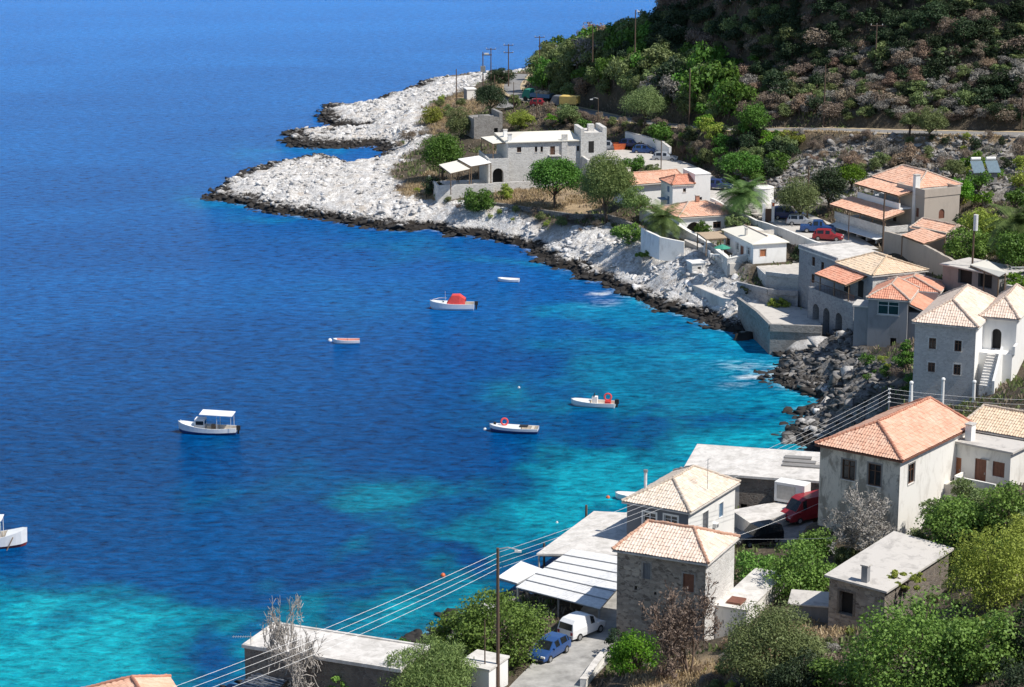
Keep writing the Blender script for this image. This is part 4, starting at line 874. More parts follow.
m = MB(); F = Face((-5.6, D+1), (-5.6, -1.1)); ops = [(1+i*2.3, 2.9+i*2.3, -1.0, 1.0, False, 1.6) for i in range(5)]; wallface(m, F, -2.5, 1.895, ops); m.poly((-5.6,-1.1,-2.5),(0,-1.1,-2.5),(0,-1.1,1.895),(-5.6,-1.1,1.895)); m.build('ground_floor_wall', 'stone_pale', t)
for o in ops: opening_parts(t, F, o, 'hole')
m = MB(); m.slab([(-7.0, D+.8, 1.15), (-7.0, -.9, 1.15), (-5.62, -.9, 1.4), (-5.62, D+.8, 1.4)], .06); m.build('awning', 'white', t)
chimney(t, -.5, -.55, -1, h+1.9, .75, .6, 'white')
t, f = house('beige_block', 'beige_tower_house', 'square beige rendered block with parapet and one arched shutter', mats=('beige', 'beige'), below=2, wins=[(LF,916,208,918.8,217,'shutb'),(RD,938.8,209,944.5,218.5,'shutb','arched')])
W, D, h = f['W'], f['D'], f['h']; flatroof(t, W, D, h, 'beige', over=.08, par=.9, th=.15)
t, f = house('small_house', 'small_tiled_house', 'small beige house under low red tiles in front of the beige block', mats=('beige', 'beige'), below=1.5)
W, D, h = f['W'], f['D'], f['h']; pl, rg = hip(-.2, -.3, W+.3, D+.3, h-.3, 1.2, 'y', inset=0, inset2=0); tiled_roof(t, 'tile_terra', pl, rg, cap='tile_pale'); m = MB(); m.poly((0,0,h),(W,0,h),(W/2,0,h+1.0)); m.build('gable', 'beige', t)
canopy('tiled_porch', 'red tiled porch on posts in front of the small beige house', 'porch', [(901.4,235),(924,243.5),(946,236),(921.5,227.5)], 0, 'tile_terra', (0, 1, 2), zs=[11.3,11.3,12.2,12.2], tiled=True, zg=8.4)
t, f = house('pergola_cafe', 'flat_roofed_bar', 'dark open-fronted building under a flat grey roof below the palm', 'building', mats=('conc_dark', 'conc_dark'), wins=[(LF,958,270,972,284,'hole'),(LF,978,272,992,288,'hole')])
W, D, h = f['W'], f['D'], f['h']; flatroof(t, W, D, h, 'conc', over=.3, par=0, th=.15)
canopy('cream_awning', 'cream awning on wooden posts beside the flat-roofed bar', 'canopy', [(970,264.5),(999,276.5),(1006,272.5),(986.5,259.5)], 0, 'cream_roof', (0, .5, 1, 2), zs=[12.9,12.9,13.4,13.4], zg=9.3)
# tavern and its roofs on the quay
for nm, lab, q, z, mt_, sl_, zs_ in (('tavern_roof', 'corrugated white metal tavern roof sloping over the quay', [(517,587.5),(600,608.5),(619,596),(619,552)], 4.6, 'metal_w', 0, None),
    ('quay_roof', 'flat pale concrete roof at the water edge in shadow of the slate house', [(536.5,553),(619,555),(628,512),(595,511)], 4.1, 'conc_pale', 0, None)): pass
canopy('tavern_roof', 'corrugated white metal tavern roof sloping over the quay', 'roof', [(516,587),(600,608.5),(642,560),(572,549)], 0, 'metal_w', (0, 1, 2, 3, .5), zs=[4.3,4.3,4.3,4.3], zg=1.9, slats=6, postmat='metal')
canopy('quay_roof', 'flat pale concrete roof at the water edge beside the slate wall', 'roof', [(536.5,553.5),(622,555),(634,513),(594,511)], 3.95, 'conc_pale', (0, .5, 1, 2, 3, 3.5), zg=1.4, th=.18, postmat='conc')
canopy('white_awning', 'small white canvas awning at the water edge behind the fig tree', 'awning', [(497,577),(517,583),(543,569),(521,561)], 3.2, 'whitecloth', (0, 1, 2, 3), zg=1.2, postmat='metal')
t = thing('raised_terrace', 'raised cement terrace carrying the white container beside the dark car', 'terrace', at(760, 515, 3.9)-Vector((0,0,1.4))); m = MB(); m.slab([at(x_, y_, 3.9)-t.location for x_, y_ in ((731,510),(753,525),(783,515),(808,508),(802,499),(763,504))], 2.2); m.build('block', 'conc_pale', t)
# other small structures
c = at(774, 502, 3.9); t = thing('white_container', 'white box container against the brown stone wall of the pier building', 'container', (c.x, c.y, 3.9), math.radians(-30))
m = MB(); m.box(0, 0, .15, 3.0, 1.5, 2.0); m.build('body', 'white', t); m = MB(); m.box(.25, -.02, .4, 2.1, -.003, 1.75); m.build('side_panel', 'metal', t); m = MB(); m.box(.1, .1, 0, .3, 1.4, .15); m.box(2.7, .1, 0, 2.9, 1.4, .15); m.build('foot', 'black', t)
c = at(789, 628, 5.3); t = thing('grey_lean_to', 'low grey cement shed between the fig bushes and the stone shed', 'shed', (c.x, c.y, ground_z(c.x, c.y)), math.radians(-12)); m = MB(); m.box(0, 0, -1, 3.6, 3, 1.5); m.build('wall', 'conc_dark', t); m = MB(); m.box(-.15, -.15, 1.5, 3.75, 3.15, 1.62); m.build('roof', 'conc', t)
c = at(692, 279, 3.2); t = thing('outhouse', 'tiny stone outhouse with white flat roof below the terrace', 'shed', (c.x, c.y, 3.2), math.radians(18)); m = MB(); F = Face((0,0), (1.9,0)); op = [(.8, 1.3, .0, 1.6, False, .3)]; wallface(m, F, -1, 2.1, op); m.box(.002, .3, -1, 1.9, 1.9, 2.1); m.poly((0,0,-1),(0,1.9,-1),(0,1.9,2.1),(0,0,2.1)); m.poly((1.9,0,-1),(1.9,1.9,-1),(1.9,1.9,2.1),(1.9,0,2.1)); m.build('wall', 'stone_pale', t); opening_parts(t, F, op[0], 'hole'); m = MB(); m.box(-.15, -.15, 2.1, 2.05, 2.05, 2.25); m.build('roof', 'white', t)
c = at(764.5, 203, 8.0); t = thing('water_tank', 'round white water tank beside the parking road', 'tank', (c.x, c.y+1, 7.9)); m = MB(); m.tube([(0,0,0),(0,0,2.3)], 1.45, n=24); m.build('drum', 'white', t); m = MB(); m.tube([(0,0,2.3),(0,0,2.42)], 1.52, 1.3, n=24); m.build('lid', 'white_old', t)
t = thing('gate_pillars', 'white gate pillars with a small sign beside the water tank', 'gate', at(767, 222, 7.9)); m = MB(); m.box(-.7,-.2,-.5,-.3,.2,2.6); m.build('pillar', 'white', t); m = MB(); m.box(.6,-.2,-.5,1.0,.2,3.2); m.build('pillar', 'white', t); m = MB(); m.box(-.3,-.05,.1,.6,.05,1.9); m.build('gate', 'frame_b', t); m = MB(); m.box(.65,-.24,2.3,.95,-.205,2.8); m.build('sign', 'orange', t)
c = at(975, 190, 12.0); t = thing('water_heater_hut', 'small grey-green hut carrying two solar water heaters', 'hut', (c.x, c.y, ground_z(c.x, c.y)-.2), math.radians(8)); m = MB(); m.box(0, 0, -1, 3.2, 3, 2.4); m.build('wall', 'conc_dark', t)
for i in range(2):
    o = thing('solar_heater', ('left', 'right')[i]+' solar water heater with tilted panel and drum on the hut roof', 'solar heater', (c.x+.4+i*2.2, c.y+.7+i*.3, ground_z(c.x, c.y)+2.25), math.radians(8), 'solar heaters on the hut')
    m = MB(); m.slab([(-.9,-.9,.1),(.9,-.9,.1),(.9,.9,1.5),(-.9,.9,1.5)], .07); m.build('panel', 'solar', o); m = MB(); m.tube([(-.7,1.1,1.75),(.7,1.1,1.75)], .28, n=12); m.build('drum', 'metal_w', o); m = MB(); [m.tube([(x_,1.1,0),(x_,1.1,1.6)], .03, n=4) for x_ in (-.6,.6)]; m.build('stand', 'metal', o)
# roofs at the bottom of the picture
c = at(92, 700, 4.0); t = thing('orange_roofed_house', 'house corner with orange hip roof at the bottom left', 'house', (c.x, c.y-1.0, 1.8), math.radians(22)); m = MB(); m.box(0, -6, -2, 6, 1, 3.0); m.build('wall', 'white', t)
zt = 0
pl, rg = hip(-.3, -6.3, 6.3, 1.3, 3.0, 1.5, 'y', inset=2, inset2=2.2); tiled_roof(t, 'tile_terra', pl, rg, cap='tile_red')
c = at(233, 690, 4.2); t = canopy('corrugated_lean_to', 'purple-grey corrugated lean-to roof below the stone store', 'roof', [(228,692),(270,700),(287,680),(258,671)], 3.6, 'shut_g', (0, 1), zg=1.5, slats=9, postmat='wood')
c = at(489, 700, 2.8); t = thing('white_outbuilding', 'white wall of a small building between feathery tree and lane pole', 'building', (c.x, c.y, 2.6), math.radians(62)); m = MB(); m.box(0, 0, -2, 3, 2.6, 2.5); m.build('wall', 'white', t); m = MB(); m.box(-.1, -.1, 2.5, 3.1, 2.7, 2.65); m.build('roof', 'conc_pale', t)
# ------------------------------------------------------------------ walls
def platform(name, label, poly, z, th, mat, top, par=None, ph=.6):
    o = at(*poly[0], z); t = thing(name, label, 'terrace', (o.x, o.y, z-th)); q = [at(x_, y_, z)-t.location for x_, y_ in poly]; m = MB(); m.slab(q, th); m.build('retaining_wall', mat, t)
    c_ = sum(q, Vector())/len(q); m = MB(); m.slab([p_.lerp(Vector((c_.x, c_.y, p_.z)), .03)+Vector((0,0,.03)) for p_ in q], .028); m.build('paving', top, t)
    if par:
        m = MB()
        for a_, b_ in par:
            A, B = q[a_], q[b_]; d_ = (B-A).normalized(); s_ = Vector((-d_.y, d_.x, 0)).normalized()*.2
            m.add([A-s_, B-s_, B+s_, A+s_]+[v_+Vector((0,0,ph)) for v_ in (A-s_, B-s_, B+s_, A+s_)], [[0,3,2,1],[4,5,6,7],[0,1,5,4],[1,2,6,5],[2,3,7,6],[3,0,4,7]])
        m.build('parapet', mat, t)
platform('cottage_yard', 'pale paved yard right of the cottage', [(754,264),(766,275),(800,279),(832,262),(812,250),(790,246)], 6.1, 2.6, 'stone_pale', 'path_m', [(1,2)], .5)
platform('garden_terrace', 'small walled garden bed below the cottage yard', [(738,287),(768,294),(798,296),(800,284),(764,276)], 4.4, 2.6, 'stone_blue', 'ground', [(0,1),(1,2)], .7)
platform('quay_platform', 'stone quay platform with dry grass beside the arcaded house', [(738,304),(757,318),(770,331),(822,333),(822,312),(765,300)], 3.0, 3.6, 'stone_grey', 'conc', [(0,1),(1,2),(2,3)], .9)
platform('sea_steps', 'low concrete ledge above the rocks below the outhouse', [(690,284),(722,298),(740,300),(735,288),(705,276)], 2.9, 1.6, 'conc_pale', 'conc_pale')
wall('sea_wall', 'tall stone retaining wall under the cottage terrace', [(641,221,5.0),(683,247,4.6),(705,262,3.6),(727.6,284.5,3.2),(764,279,3.6)], [2.0, 3.8], .5, 'stone_pale', below=1.5, cap='white_old')
t = thing('terrace_floor', 'paved terrace between the cottage and the stone retaining wall', 'terrace', at(700, 255, 6.0)); m = MB(); q = [at(x_, y_, 6.15)-t.location for x_, y_ in ((684,240),(705,250),(730,264),(756,262),(752,250),(720,232),(700,228))]; m.slab(q, 1.5); m.build('paving', 'path_m', t)
wall('palm_garden_wall', 'white garden wall beside the shorter palm', [(642,246,5.0),(660,254,5.0),(684,258,4.6)], [2.6, 2.3], .4, 'white_old')
wall('shore_wall', 'dry stone wall along the shore below the mansion trees', [(483,208,3.2),(510,212,3.2),(545,218,3.2),(572,223,3.4),(604,224,3.6)], [1.1, 1.5], .5, 'drystone')
wall('shore_wall', 'dark dry stone wall under the feathery tree', [(604,224,3.6),(620,228,4.0),(640,236,4.2)], [1.6, 1.4], .5, 'drystone')
wall('parking_wall', 'long pale wall along the car park above the cottage', [(711,208,7.8),(737,221,7.2),(757,231,7.0),(784,240,7.4),(820,255,7.6)], [1.5, 1.6], .35, 'white_old', below=2)
wall('embankment_wall', 'curved white retaining wall behind the parked cars near the mansion', [(626,143,8.2),(645,148,8.2),(662,154,8.2),(670,161,8.0)], [1.9, 2.2], .4, 'white', cap='conc_pale')
wall('boundary_wall', 'tall beige boundary wall below the villa', [(884,250,8.0),(905,256,8.2),(930,268,8.6),(955,282,9.0)], [2.6, 2.6], .4, 'beige')
wall('hill_wall', 'old stone wall slanting up the slope behind the bar', [(984,205,11.6),(1005,198,12.2),(1030,188,13.0)], [1.2, 1.5], .6, 'drystone')
wall('yard_wall', 'stone wall behind the tower house at the right edge', [(1006,300,10.0),(1040,306,10.4)], 1.8, .4, 'stone_pale')
wall('lane_wall', 'low white kerb wall between the lane and the green bush', [(583,687,3.0),(597,668,2.8),(607,655,2.7)], .55, .45, 'white_old', cap='conc_pale')
for i, (x_, y_) in enumerate(((910.7,400),(942.5,396.5),(973.5,399))):
    c = at(x_, y_, 8.6); t = thing('chimney_pot', ('fat white tapered chimney left of the tile ridge', 'slim white chimney beside the tile ridge', 'white chimney in front of the stair wall')[i], 'chimney', (c.x, c.y, 8.6), 0, 'white chimneys behind the orange roof')
    m = MB(); m.tube([(0,0,-4.0),(0,0,1.7)], .36 if i == 0 else .2, .16, n=10); m.build('shaft', 'white', t); m = MB(); m.sphere((0,0,1.78), .22, 8, 6); m.build('cap', 'white', t)
# ------------------------------------------------------------------ rocks
def ico1():
    bm = bmesh.new(); bmesh.ops.create_icosphere(bm, subdivisions=2, radius=1); v = np.array([q.co[:] for q in bm.verts]); f = np.array([[q.index for q in p.verts] for p in bm.faces]); bm.free(); return v, f
IV, IF = ico1()
def rockverts(rs, size, flatn=.5):
    d = rs.randn(13, 3); d /= np.linalg.norm(d, axis=1)[:, None]; cut = rs.uniform(.25, .75, 13); v = IV.copy()
    for k in range(13):
        s = v @ d[k]; v = v-np.outer(np.maximum(s-cut[k], 0), d[k])
    v = v*(1+rs.uniform(-.16, .16, (len(v), 1)))*1.35; v = v*np.array([rs.uniform(.7, 1.3), rs.uniform(.7, 1.3), rs.uniform(flatn*.7, flatn*1.3)])*size
    a = rs.uniform(0, 6.28); R = np.array([[math.cos(a), -math.sin(a), 0], [math.sin(a), math.cos(a), 0], [0, 0, 1]]); b = rs.uniform(-.5, .5); R2 = np.array([[1, 0, 0], [0, math.cos(b), -math.sin(b)], [0, math.sin(b), math.cos(b)]])
    return v @ R2.T @ R.T
def rockmat():
    m, t, b = newmat('limestone'); pos = worldpos(t); n2 = noise(t, 1.3, 6, .7, pos); n3 = noise(t, 6, 4, .65, pos)
    sep = t.nodes.new('ShaderNodeSeparateXYZ'); t.links.new(pos, sep.inputs[0]); g = t.nodes.new('ShaderNodeNewGeometry')
    c = mixc(t, g.outputs['Random Per Island'], (.88, .86, .84), (.48, .46, .44)); c = mixc(t, ramp(t, n2, .48, .64), c, (.36, .34, .32)); c = mixc(t, ramp(t, n3, .56, .7), c, (.24, .22, .2))
    tide = ramp(t, mth(t, 'ADD', sep.outputs[2], mth(t, 'MULTIPLY', mth(t, 'SUBTRACT', n2, .5), 2.2)), 1.25, .85); c = mixc(t, tide, c, (.032, .028, .025))
    t.links.new(c, b.inputs['Base Color']); b.inputs['Roughness'].default_value = .95; bump(t, b, n3, .8, .1); return m
M['limestone'] = rockmat(); M['scree_rock'] = stone('scree_rock', (.46, .44, .42), (.24, .22, .2), (.3, .28, .26), .7)
M['cragrock'] = stone('cliff_rock', (.34, .32, .30), (.06, .055, .05), (.05, .045, .04), .6)  # rock colour darkened to carry the cliff's shade
def rockfield(name, W_, n, smin, smax, mat, seed, sink=.25, cond=None, pw=2.5):
    rs = np.random.RandomState(seed); ok = W_ > .5
    if cond is not None: ok &= cond
    jj, ii = np.nonzero(ok); k = rs.choice(len(jj), n); X_ = GX[ii[k]]+rs.uniform(-.3, .3, n); Y_ = GY[jj[k]]+rs.uniform(-.3, .3, n); Z_ = bil(Z, GX[0], GY[0], STEP, X_, Y_)
    S = smin+(smax-smin)*rs.rand(n)**pw; vs = []; nv = len(IV)
    for i in range(n): vs.append(rockverts(rs, S[i])+np.array([X_[i], Y_[i], max(Z_[i], -.2)+S[i]*.3-sink*S[i]]))
    V_ = np.concatenate(vs); F_ = (IF[None]+(np.arange(n)*nv)[:, None, None]).reshape(-1, 3)
    o = npmesh(name, V_, F_, [mat]); props(o, kind='stuff', label={'shore_rocks': 'jagged white and black limestone rocks along the shore', 'tide_rocks': 'wet black rocks along the waterline', 'cliff_rocks': 'dark grey broken rocks on the shaded cliff below the houses', 'scree': 'loose grey stones on the slope below the upper road'}[name], cat='rocks'); return o
VIS = (Y > 150) & (np.abs(X) < Y*.235+3)
rockfield('shore_rocks', WHT, 9500, .14, .75, 'limestone', 1, sink=.42, cond=VIS & (fbm(X/4+5, Y/4, 3) > .44) & (SD > .3) & (Z < 7) & (CRAG_SHADE < .3))
rockfield('cliff_rocks', WHT*CRAG_SHADE, 1000, .2, .85, 'cragrock', 8, cond=VIS & (SD > .3))
rockfield('tide_rocks', (SD > -1.6)*(SD < 1.8)*1.0, 3800, .25, .9, 'limestone', 2, cond=VIS & (WHT > .2), pw=1.8)
rockfield('scree', SCREE, 2600, .2, .85, 'scree_rock', 3, cond=VIS)
GB = 'big limestone boulders at the cliff below the houses'
for i, (x, y, s, z) in enumerate([(800,352,2.6,.4),(812,345,2.0,1.2),(828,350,2.4,1.6),(842,358,2.2,2),(790,372,2.6,.3),(806,368,2.2,.8),(835,385,2.4,1.4),(850,376,2.0,2.6),(866,384,2.6,3.2),(880,378,2.2,4),(858,402,2.4,1.8),(874,410,2.2,2.4),(826,408,1.8,.3),(838,418,2.0,.5),(812,428,2.0,.3),(852,428,2.2,1.2),(870,425,2.0,2.2),(798,440,1.6,.0),(845,340,1.8,2.6),(888,395,2.2,4.6),(745,338,1.5,.2),(770,335,1.6,.4)]):
    c = at(x, y, z); rs = np.random.RandomState(40+i); v = rockverts(rs, s, .75); v = v+rs.uniform(-.1, .1, v.shape)
    o = npmesh('boulder', v, IF, ['limestone' if i in (0, 1, 2, 3, 5, 7, 10, 12, 13, 14, 16, 18, 20) else 'cragrock']); o.location = (c.x, c.y, z-.3); props(o, 'rugged grey-white limestone boulder on the shore cliff below the houses', 'boulder', GB)
# ------------------------------------------------------------------ foliage
def crown(rs, rx, ry, rz, leaf, dens=2.2, clump=.36, asp=.55, droop=0.0, up=.25, flat_=.0, ncl=None):
    A = 4*math.pi*((((rx*ry)**1.6+(rx*rz)**1.6+(ry*rz)**1.6)/3)**(1/1.6)); n = int(min(75000, dens*A/(leaf*leaf*asp)*.95))
    K = ncl or int(max(14, min(150, 14+A*.55))); d = rs.randn(K, 3); d[:, 2] = np.abs(d[:, 2])*.9-up*rs.rand(K)*2.2; d /= np.linalg.norm(d, axis=1)[:, None]
    R = np.array([rx, ry, rz]); rad = rs.uniform(.42, .80, K)[:, None]; C = d*R*rad; cr = clump*rs.uniform(.6, 1.25, K)*min(rx, ry, rz)*1.0
    k = rs.choice(K, n, p=(cr**2)/(cr**2).sum()); e = rs.randn(n, 3); e /= np.linalg.norm(e, axis=1)[:, None]; e[:, 2] = np.where(rs.rand(n) < .6, np.abs(e[:, 2]), e[:, 2])
    P_ = C[k]+e*(cr[k]*(.45+.6*rs.rand(n)**.6))[:, None]*np.array([1, 1, .8])
    nrm = e+.75*rs.randn(n, 3)+np.array([0, 0, .25]); nrm /= np.linalg.norm(nrm, axis=1)[:, None]
    a = np.cross(nrm, rs.randn(n, 3)); 
    if droop: a = a*(1-droop)+np.array([0, 0, -1.0])*droop*np.linalg.norm(a, axis=1)[:, None]
    a /= np.linalg.norm(a, axis=1)[:, None]; b = np.cross(nrm, a); b /= np.linalg.norm(b, axis=1)[:, None]+1e-9; s = leaf*rs.uniform(.45, 1.45, n)[:, None]/2
    V_ = np.stack([P_-a*s, P_+b*s*asp+a*s*.1, P_+a*s, P_-b*s*asp+a*s*.1], 1).reshape(-1, 3); return V_, np.arange(n*4).reshape(-1, 4), C
def trunkmesh(rs, H_, r, C, zc, lean=.1):
    m = MB(); top = Vector((lean*H_*rs.uniform(-1, 1), lean*H_*rs.uniform(-1, 1), zc)); fork = Vector((top.x*.4, top.y*.4, zc*.45))
    m.tube([(0, 0, -.4), fork*.5, fork], r*1.15, r*.8, 8)
    for k in range(min(len(C), 9)):
        e = Vector(C[k*len(C)//9 % len(C)])*.85+Vector((0, 0, zc)); mid = fork.lerp(e, .5)+Vector((rs.uniform(-.15, .15), rs.uniform(-.15, .15), .12))*H_*.2
        m.tube([fork, mid, e], r*.5, r*.12, 5)
    return m
LEAF = {  # kind: (leaf material, leaf size, aspect, density, clump, droop)
 'fig': ('lf_fig', .26, .75, 2.0, .30, .0), 'bright': ('lf_bright', .24, .7, 2.0, .34, 0), 'tree': ('lf_tree', .27, .6, 2.1, .34, 0), 'olive': ('lf_olive', .24, .4, 2.4, .34, 0),
 'dark': ('lf_dark', .24, .5, 2.4, .34, 0), 'yellow': ('lf_yel', .25, .5, 1.9, .34, 0), 'feather': ('lf_feather', .34, .28, 2.4, .34, .45), 'dry': ('lf_dry', .22, .4, 1.8, .4, 0), 'pink': ('lf_pink', .22, .4, 1.8, .4, 0), 'grey': ('lf_grey', .22, .4, 1.8, .4, 0), 'flower': ('lf_flower', .2, .7, 1.2, .4, 0)}
PROTO = {}
def proto_mesh(kind, variant, leafscale=1.0, tall=1.0, dens=1.0):
    """unit shrub/tree: about 1 wide x 1 high meshes at 3 m nominal size"""
    key = (kind, variant, tall)
    if key in PROTO: return PROTO[key]
    lm, lf, asp, dn, cl, dr = LEAF[kind]; rs = np.random.RandomState(hash((variant, len(kind), kind[0])) % 9999 if False else (variant*97+sum(map(ord, kind))))
    rx, ry, rz = 1.5*rs.uniform(.85, 1.15), 1.5*rs.uniform(.85, 1.15), 1.3*tall*rs.uniform(.85, 1.1); zc = 1.15*tall if tall <= 1 else 1.7*tall
    v, f, C = crown(rs, rx, ry, rz, lf*leafscale, dn*dens*.8, cl+.10, asp, dr, ncl=20, up=.5); v[:, 2] += zc; v[:, 2] = np.maximum(v[:, 2], .02*rs.rand(len(v)))
    me1 = npmesh('tmp', v, f, [lm]); d1 = me1.data; bpy.data.objects.remove(me1); d1.name = 'foliage'
    t_ = trunkmesh(rs, 3*tall, .10*tall, C, zc).build('tmp', 'bark'); d2 = t_.data; bpy.data.objects.remove(t_); d2.name = 'trunk'
    PROTO[key] = (d1, d2); return PROTO[key]
def plant(name, label, cat, loc, w, hgt, kind, group=None, variant=0, tall=1.0, rz=0.0, parts=True):
    d1, d2 = proto_mesh(kind, variant, tall=tall); t = thing(name, label, cat, loc, rz, group); sx = w/3.0; sz = hgt/(2.4*tall if tall <= 1 else 2.95*tall)
    t.scale = (sx, sx, sz)
    o = bpy.data.objects.new('crown', d1); COL.objects.link(o); o.parent = t
    o = bpy.data.objects.new('trunk', d2); COL.objects.link(o); o.parent = t
    return t
def pxscale(P_): zc = cp*P_.y-sp*(P_.z-CAMZ); return FPX/zc
def bigtree(name, label, cat, x, ybase, wpx, hpx, kind, seed, group=None, trunk=.2, rzf=.5, z=None, leafs=1.0, dens=1.0, tr='bark', dpth=1.0, cro='crown'):
    g = at(x, ybase, z) if z is not None else ground(x, ybase); s = pxscale(g); w = wpx/s; h = hpx/s/.96
    lm, lf, asp, dn, cl, dr = LEAF[kind]; rs = np.random.RandomState(seed); rz_ = h*rzf
    if cat != 'tree' and rzf == .5: rz_ = h*.56
    if s > 9 and rzf == .5: rz_ = h*.56
    v, f, C = crown(rs, w/2*1.02, w/2*dpth, rz_*1.05, lf*leafs*(.8 if s > 9 else 1.0), dn*dens, cl, asp, dr, up=.25 if cat == 'tree' and s < 9 else .62); zc = h-rz_; v[:, 2] += zc
    v[:, 2] = np.maximum(v[:, 2], .03)
    t = thing(name, label, cat, (g.x, g.y, g.z), 0, group); npmesh(cro, v, f, [lm], t); trunkmesh(rs, h, trunk, C, zc).build('trunk', tr, t, smooth=True); return t
def branchy(name, label, x, ybase, wpx, hpx, seed, mat='twig', z=None, leaf=None, spread=.5, gens=5):
    g = at(x, ybase, z) if z is not None else ground(x, ybase); s = pxscale(g); w = wpx/s; h = hpx/s/.96; rs = np.random.RandomState(seed); t = thing(name, label, 'tree', g); segs = []; tips = []
    def grow(p, d, L, r, k):
        n = 3; pts_ = [p]
        for i in range(n): d = (d+Vector(rs.randn(3))*.16+Vector((0, 0, .05))).normalized(); pts_.append(pts_[-1]+d*L/n)
        segs.append((pts_, r, r*.6, k))
        if k <= 0: tips.append(pts_[-1]); return
        for q in range(rs.randint(3, 5)):
            b = pts_[rs.randint(1, 4)]; dd = (d+Vector(rs.randn(3))*spread).normalized(); grow(b, dd, L*rs.uniform(.55, .8), r*.55, k-1)
    for q in range(3): grow(Vector((0, 0, -.2)), (Vector((rs.randn()*.28, rs.randn()*.28, 1))).normalized(), h*.36, .10, gens)
    A = np.array([q[:] for sg in segs for q in sg[0]]); kx = w/max(1e-3, A[:, 0].max()-A[:, 0].min()); kz = h/A[:, 2].max(); S_ = lambda q: (q[0]*kx, q[1]*kx, q[2]*kz)
    m = MB(); m2 = MB()
    for pts_, r0, r1, k in segs:
        (m if k >= 3 else m2).tube([S_(q) for q in pts_], max(r0, .026), max(r1, .02), 3 if k < 2 else 5)
    m.build('trunk', mat, t); m2.build('twigs', mat, t)
    if leaf:
        P_ = np.array([S_(q) for q in tips]); P_ = np.repeat(P_, 3, 0)+rs.randn(len(P_)*3, 3)*.12; n = len(P_); a = rs.randn(n, 3)*.06; b = rs.randn(n, 3)*.05
        npmesh('leaves', np.stack([P_-a, P_+b, P_+a, P_-b], 1).reshape(-1, 3), np.arange(n*4).reshape(-1, 4), [leaf], t)
    return t
def palm(label, x, ybase, wpx, hpx, seed, z=None, trunk_r=.28):
    g = at(x, ybase, z) if z is not None else ground(x, ybase); s = pxscale(g); R_ = wpx/s/2*1.3; h = hpx/s*.62; rs = np.random.RandomState(seed); t = thing('palm_tree', label, 'palm tree', g)
    m = MB(); m.tube([(0,0,-.3),(.03,0,h*.5),(0,.03,h)], trunk_r*1.15, trunk_r, 10); m.sphere((0,0,h), trunk_r*1.5, 10, 6); m.build('trunk', 'bark', t)
    V_ = []; 
    for k in range(72):
        a = rs.uniform(0, 6.28); el = rs.uniform(-.25, 1.25); L = R_*rs.uniform(.85, 1.1); d = Vector((math.cos(a), math.sin(a), 0)); p = Vector((0, 0, h)); dirv = (d*math.cos(el)+Vector((0, 0, math.sin(el)))); nseg = 14; pts_ = [p]
        for i in range(nseg): pts_.append(pts_[-1]+dirv*(L/nseg)); dirv = (dirv+Vector((0, 0, -.115))).normalized()
        side = Vector((-d.y, d.x, 0))
        for i in range(1, nseg+1):
            q0, q1 = pts_[i-1], pts_[i]; wl = .66*math.sin(math.pi*(.12+.86*i/(nseg+1)))*R_/2.4
            for sg in (-1, 1):
                for u_ in (.2, .7):
                    b = q0.lerp(q1, u_); tip = b+side*sg*wl+(q1-q0).normalized()*wl*.45-Vector((0, 0, wl*.3)); e = (q1-q0)*.2
                    V_ += [b-e*.5, b+e, tip+e*.25, tip-e*.1]
    V_ = np.array([q[:] for q in V_]); npmesh('fronds', V_, np.arange(len(V_)).reshape(-1, 4), ['lf_palm'], t); return t
# named trees -------------------------------------------------------
bt = bigtree
bt('tree', 'round bright green tree in front of the stone mansion', 'tree', 555, 210, 60, 53, 'tree', 1, trunk=.22, rzf=.44, dens=1.6)
bt('tree', 'pale olive-green feathery tree right of the round tree at the mansion', 'tree', 607, 224, 58, 68, 'feather', 2, trunk=.25, rzf=.49, dens=1.5)
bt('tree', 'lower feathery tree left of the long orange roof', 'tree', 636, 224, 32, 36, 'feather', 3, trunk=.15)
bt('tree', 'green tree at the left end of the mansion terrace', 'tree', 442, 180, 48, 46, 'tree', 4, dens=1.4)
bt('bush', 'dark bushy clump at the foot of the mansion terrace wall', 'bush', 433, 196, 22, 22, 'dark', 5)
bt('bush', 'wide green bush below the mansion terrace wall', 'bush', 478, 213, 42, 24, 'tree', 6)
bt('bush', 'small pale yellow-green bush in front of the mansion wall', 'bush', 506, 200, 17, 18, 'yellow', 7)
bt('tree', 'large dark olive tree behind the ruined tower', 'tree', 491, 117, 34, 34, 'dark', 8)
bt('bush', 'dark low bush behind the transformer poles', 'bush', 500, 84, 34, 16, 'dark', 9)
bt('bush', 'pale green bush on the bare headland', 'bush', 432, 124, 24, 18, 'yellow', 10)
bt('bush', 'grey-green bush left of the ruined tower', 'bush', 462, 136, 36, 28, 'olive', 11)
bt('bush', 'bright yellow-green shrub behind the mansion roof, right of the ruin', 'bush', 520, 128, 34, 18, 'yellow', 12)
bt('bush', 'small bright shrub just above the mansion roof', 'bush', 551, 126, 17, 11, 'bright', 13)
bt('tree', 'grey-green tree above the mansion roof beside the road', 'tree', 568, 126, 24, 22, 'olive', 14)
bt('tree', 'small tree beside the road fork on the headland', 'tree', 514, 109, 14, 14, 'olive', 15)
bt('tree', 'grey olive tree in front of the upper road, above the curved white wall', 'tree', 644, 130, 46, 42, 'olive', 16)
bt('tree', 'round green tree under the upper road above the white cube house', 'tree', 753, 143, 34, 38, 'tree', 17)
bt('tree', 'smaller round olive tree by the upper road', 'tree', 909, 138, 20, 26, 'olive', 18)
bt('tree', 'larger round olive tree by the upper road', 'tree', 930, 143, 34, 34, 'olive', 19)
bt('bush', 'green bush behind the mansion yard wall', 'bush', 632, 174, 26, 20, 'tree', 20)
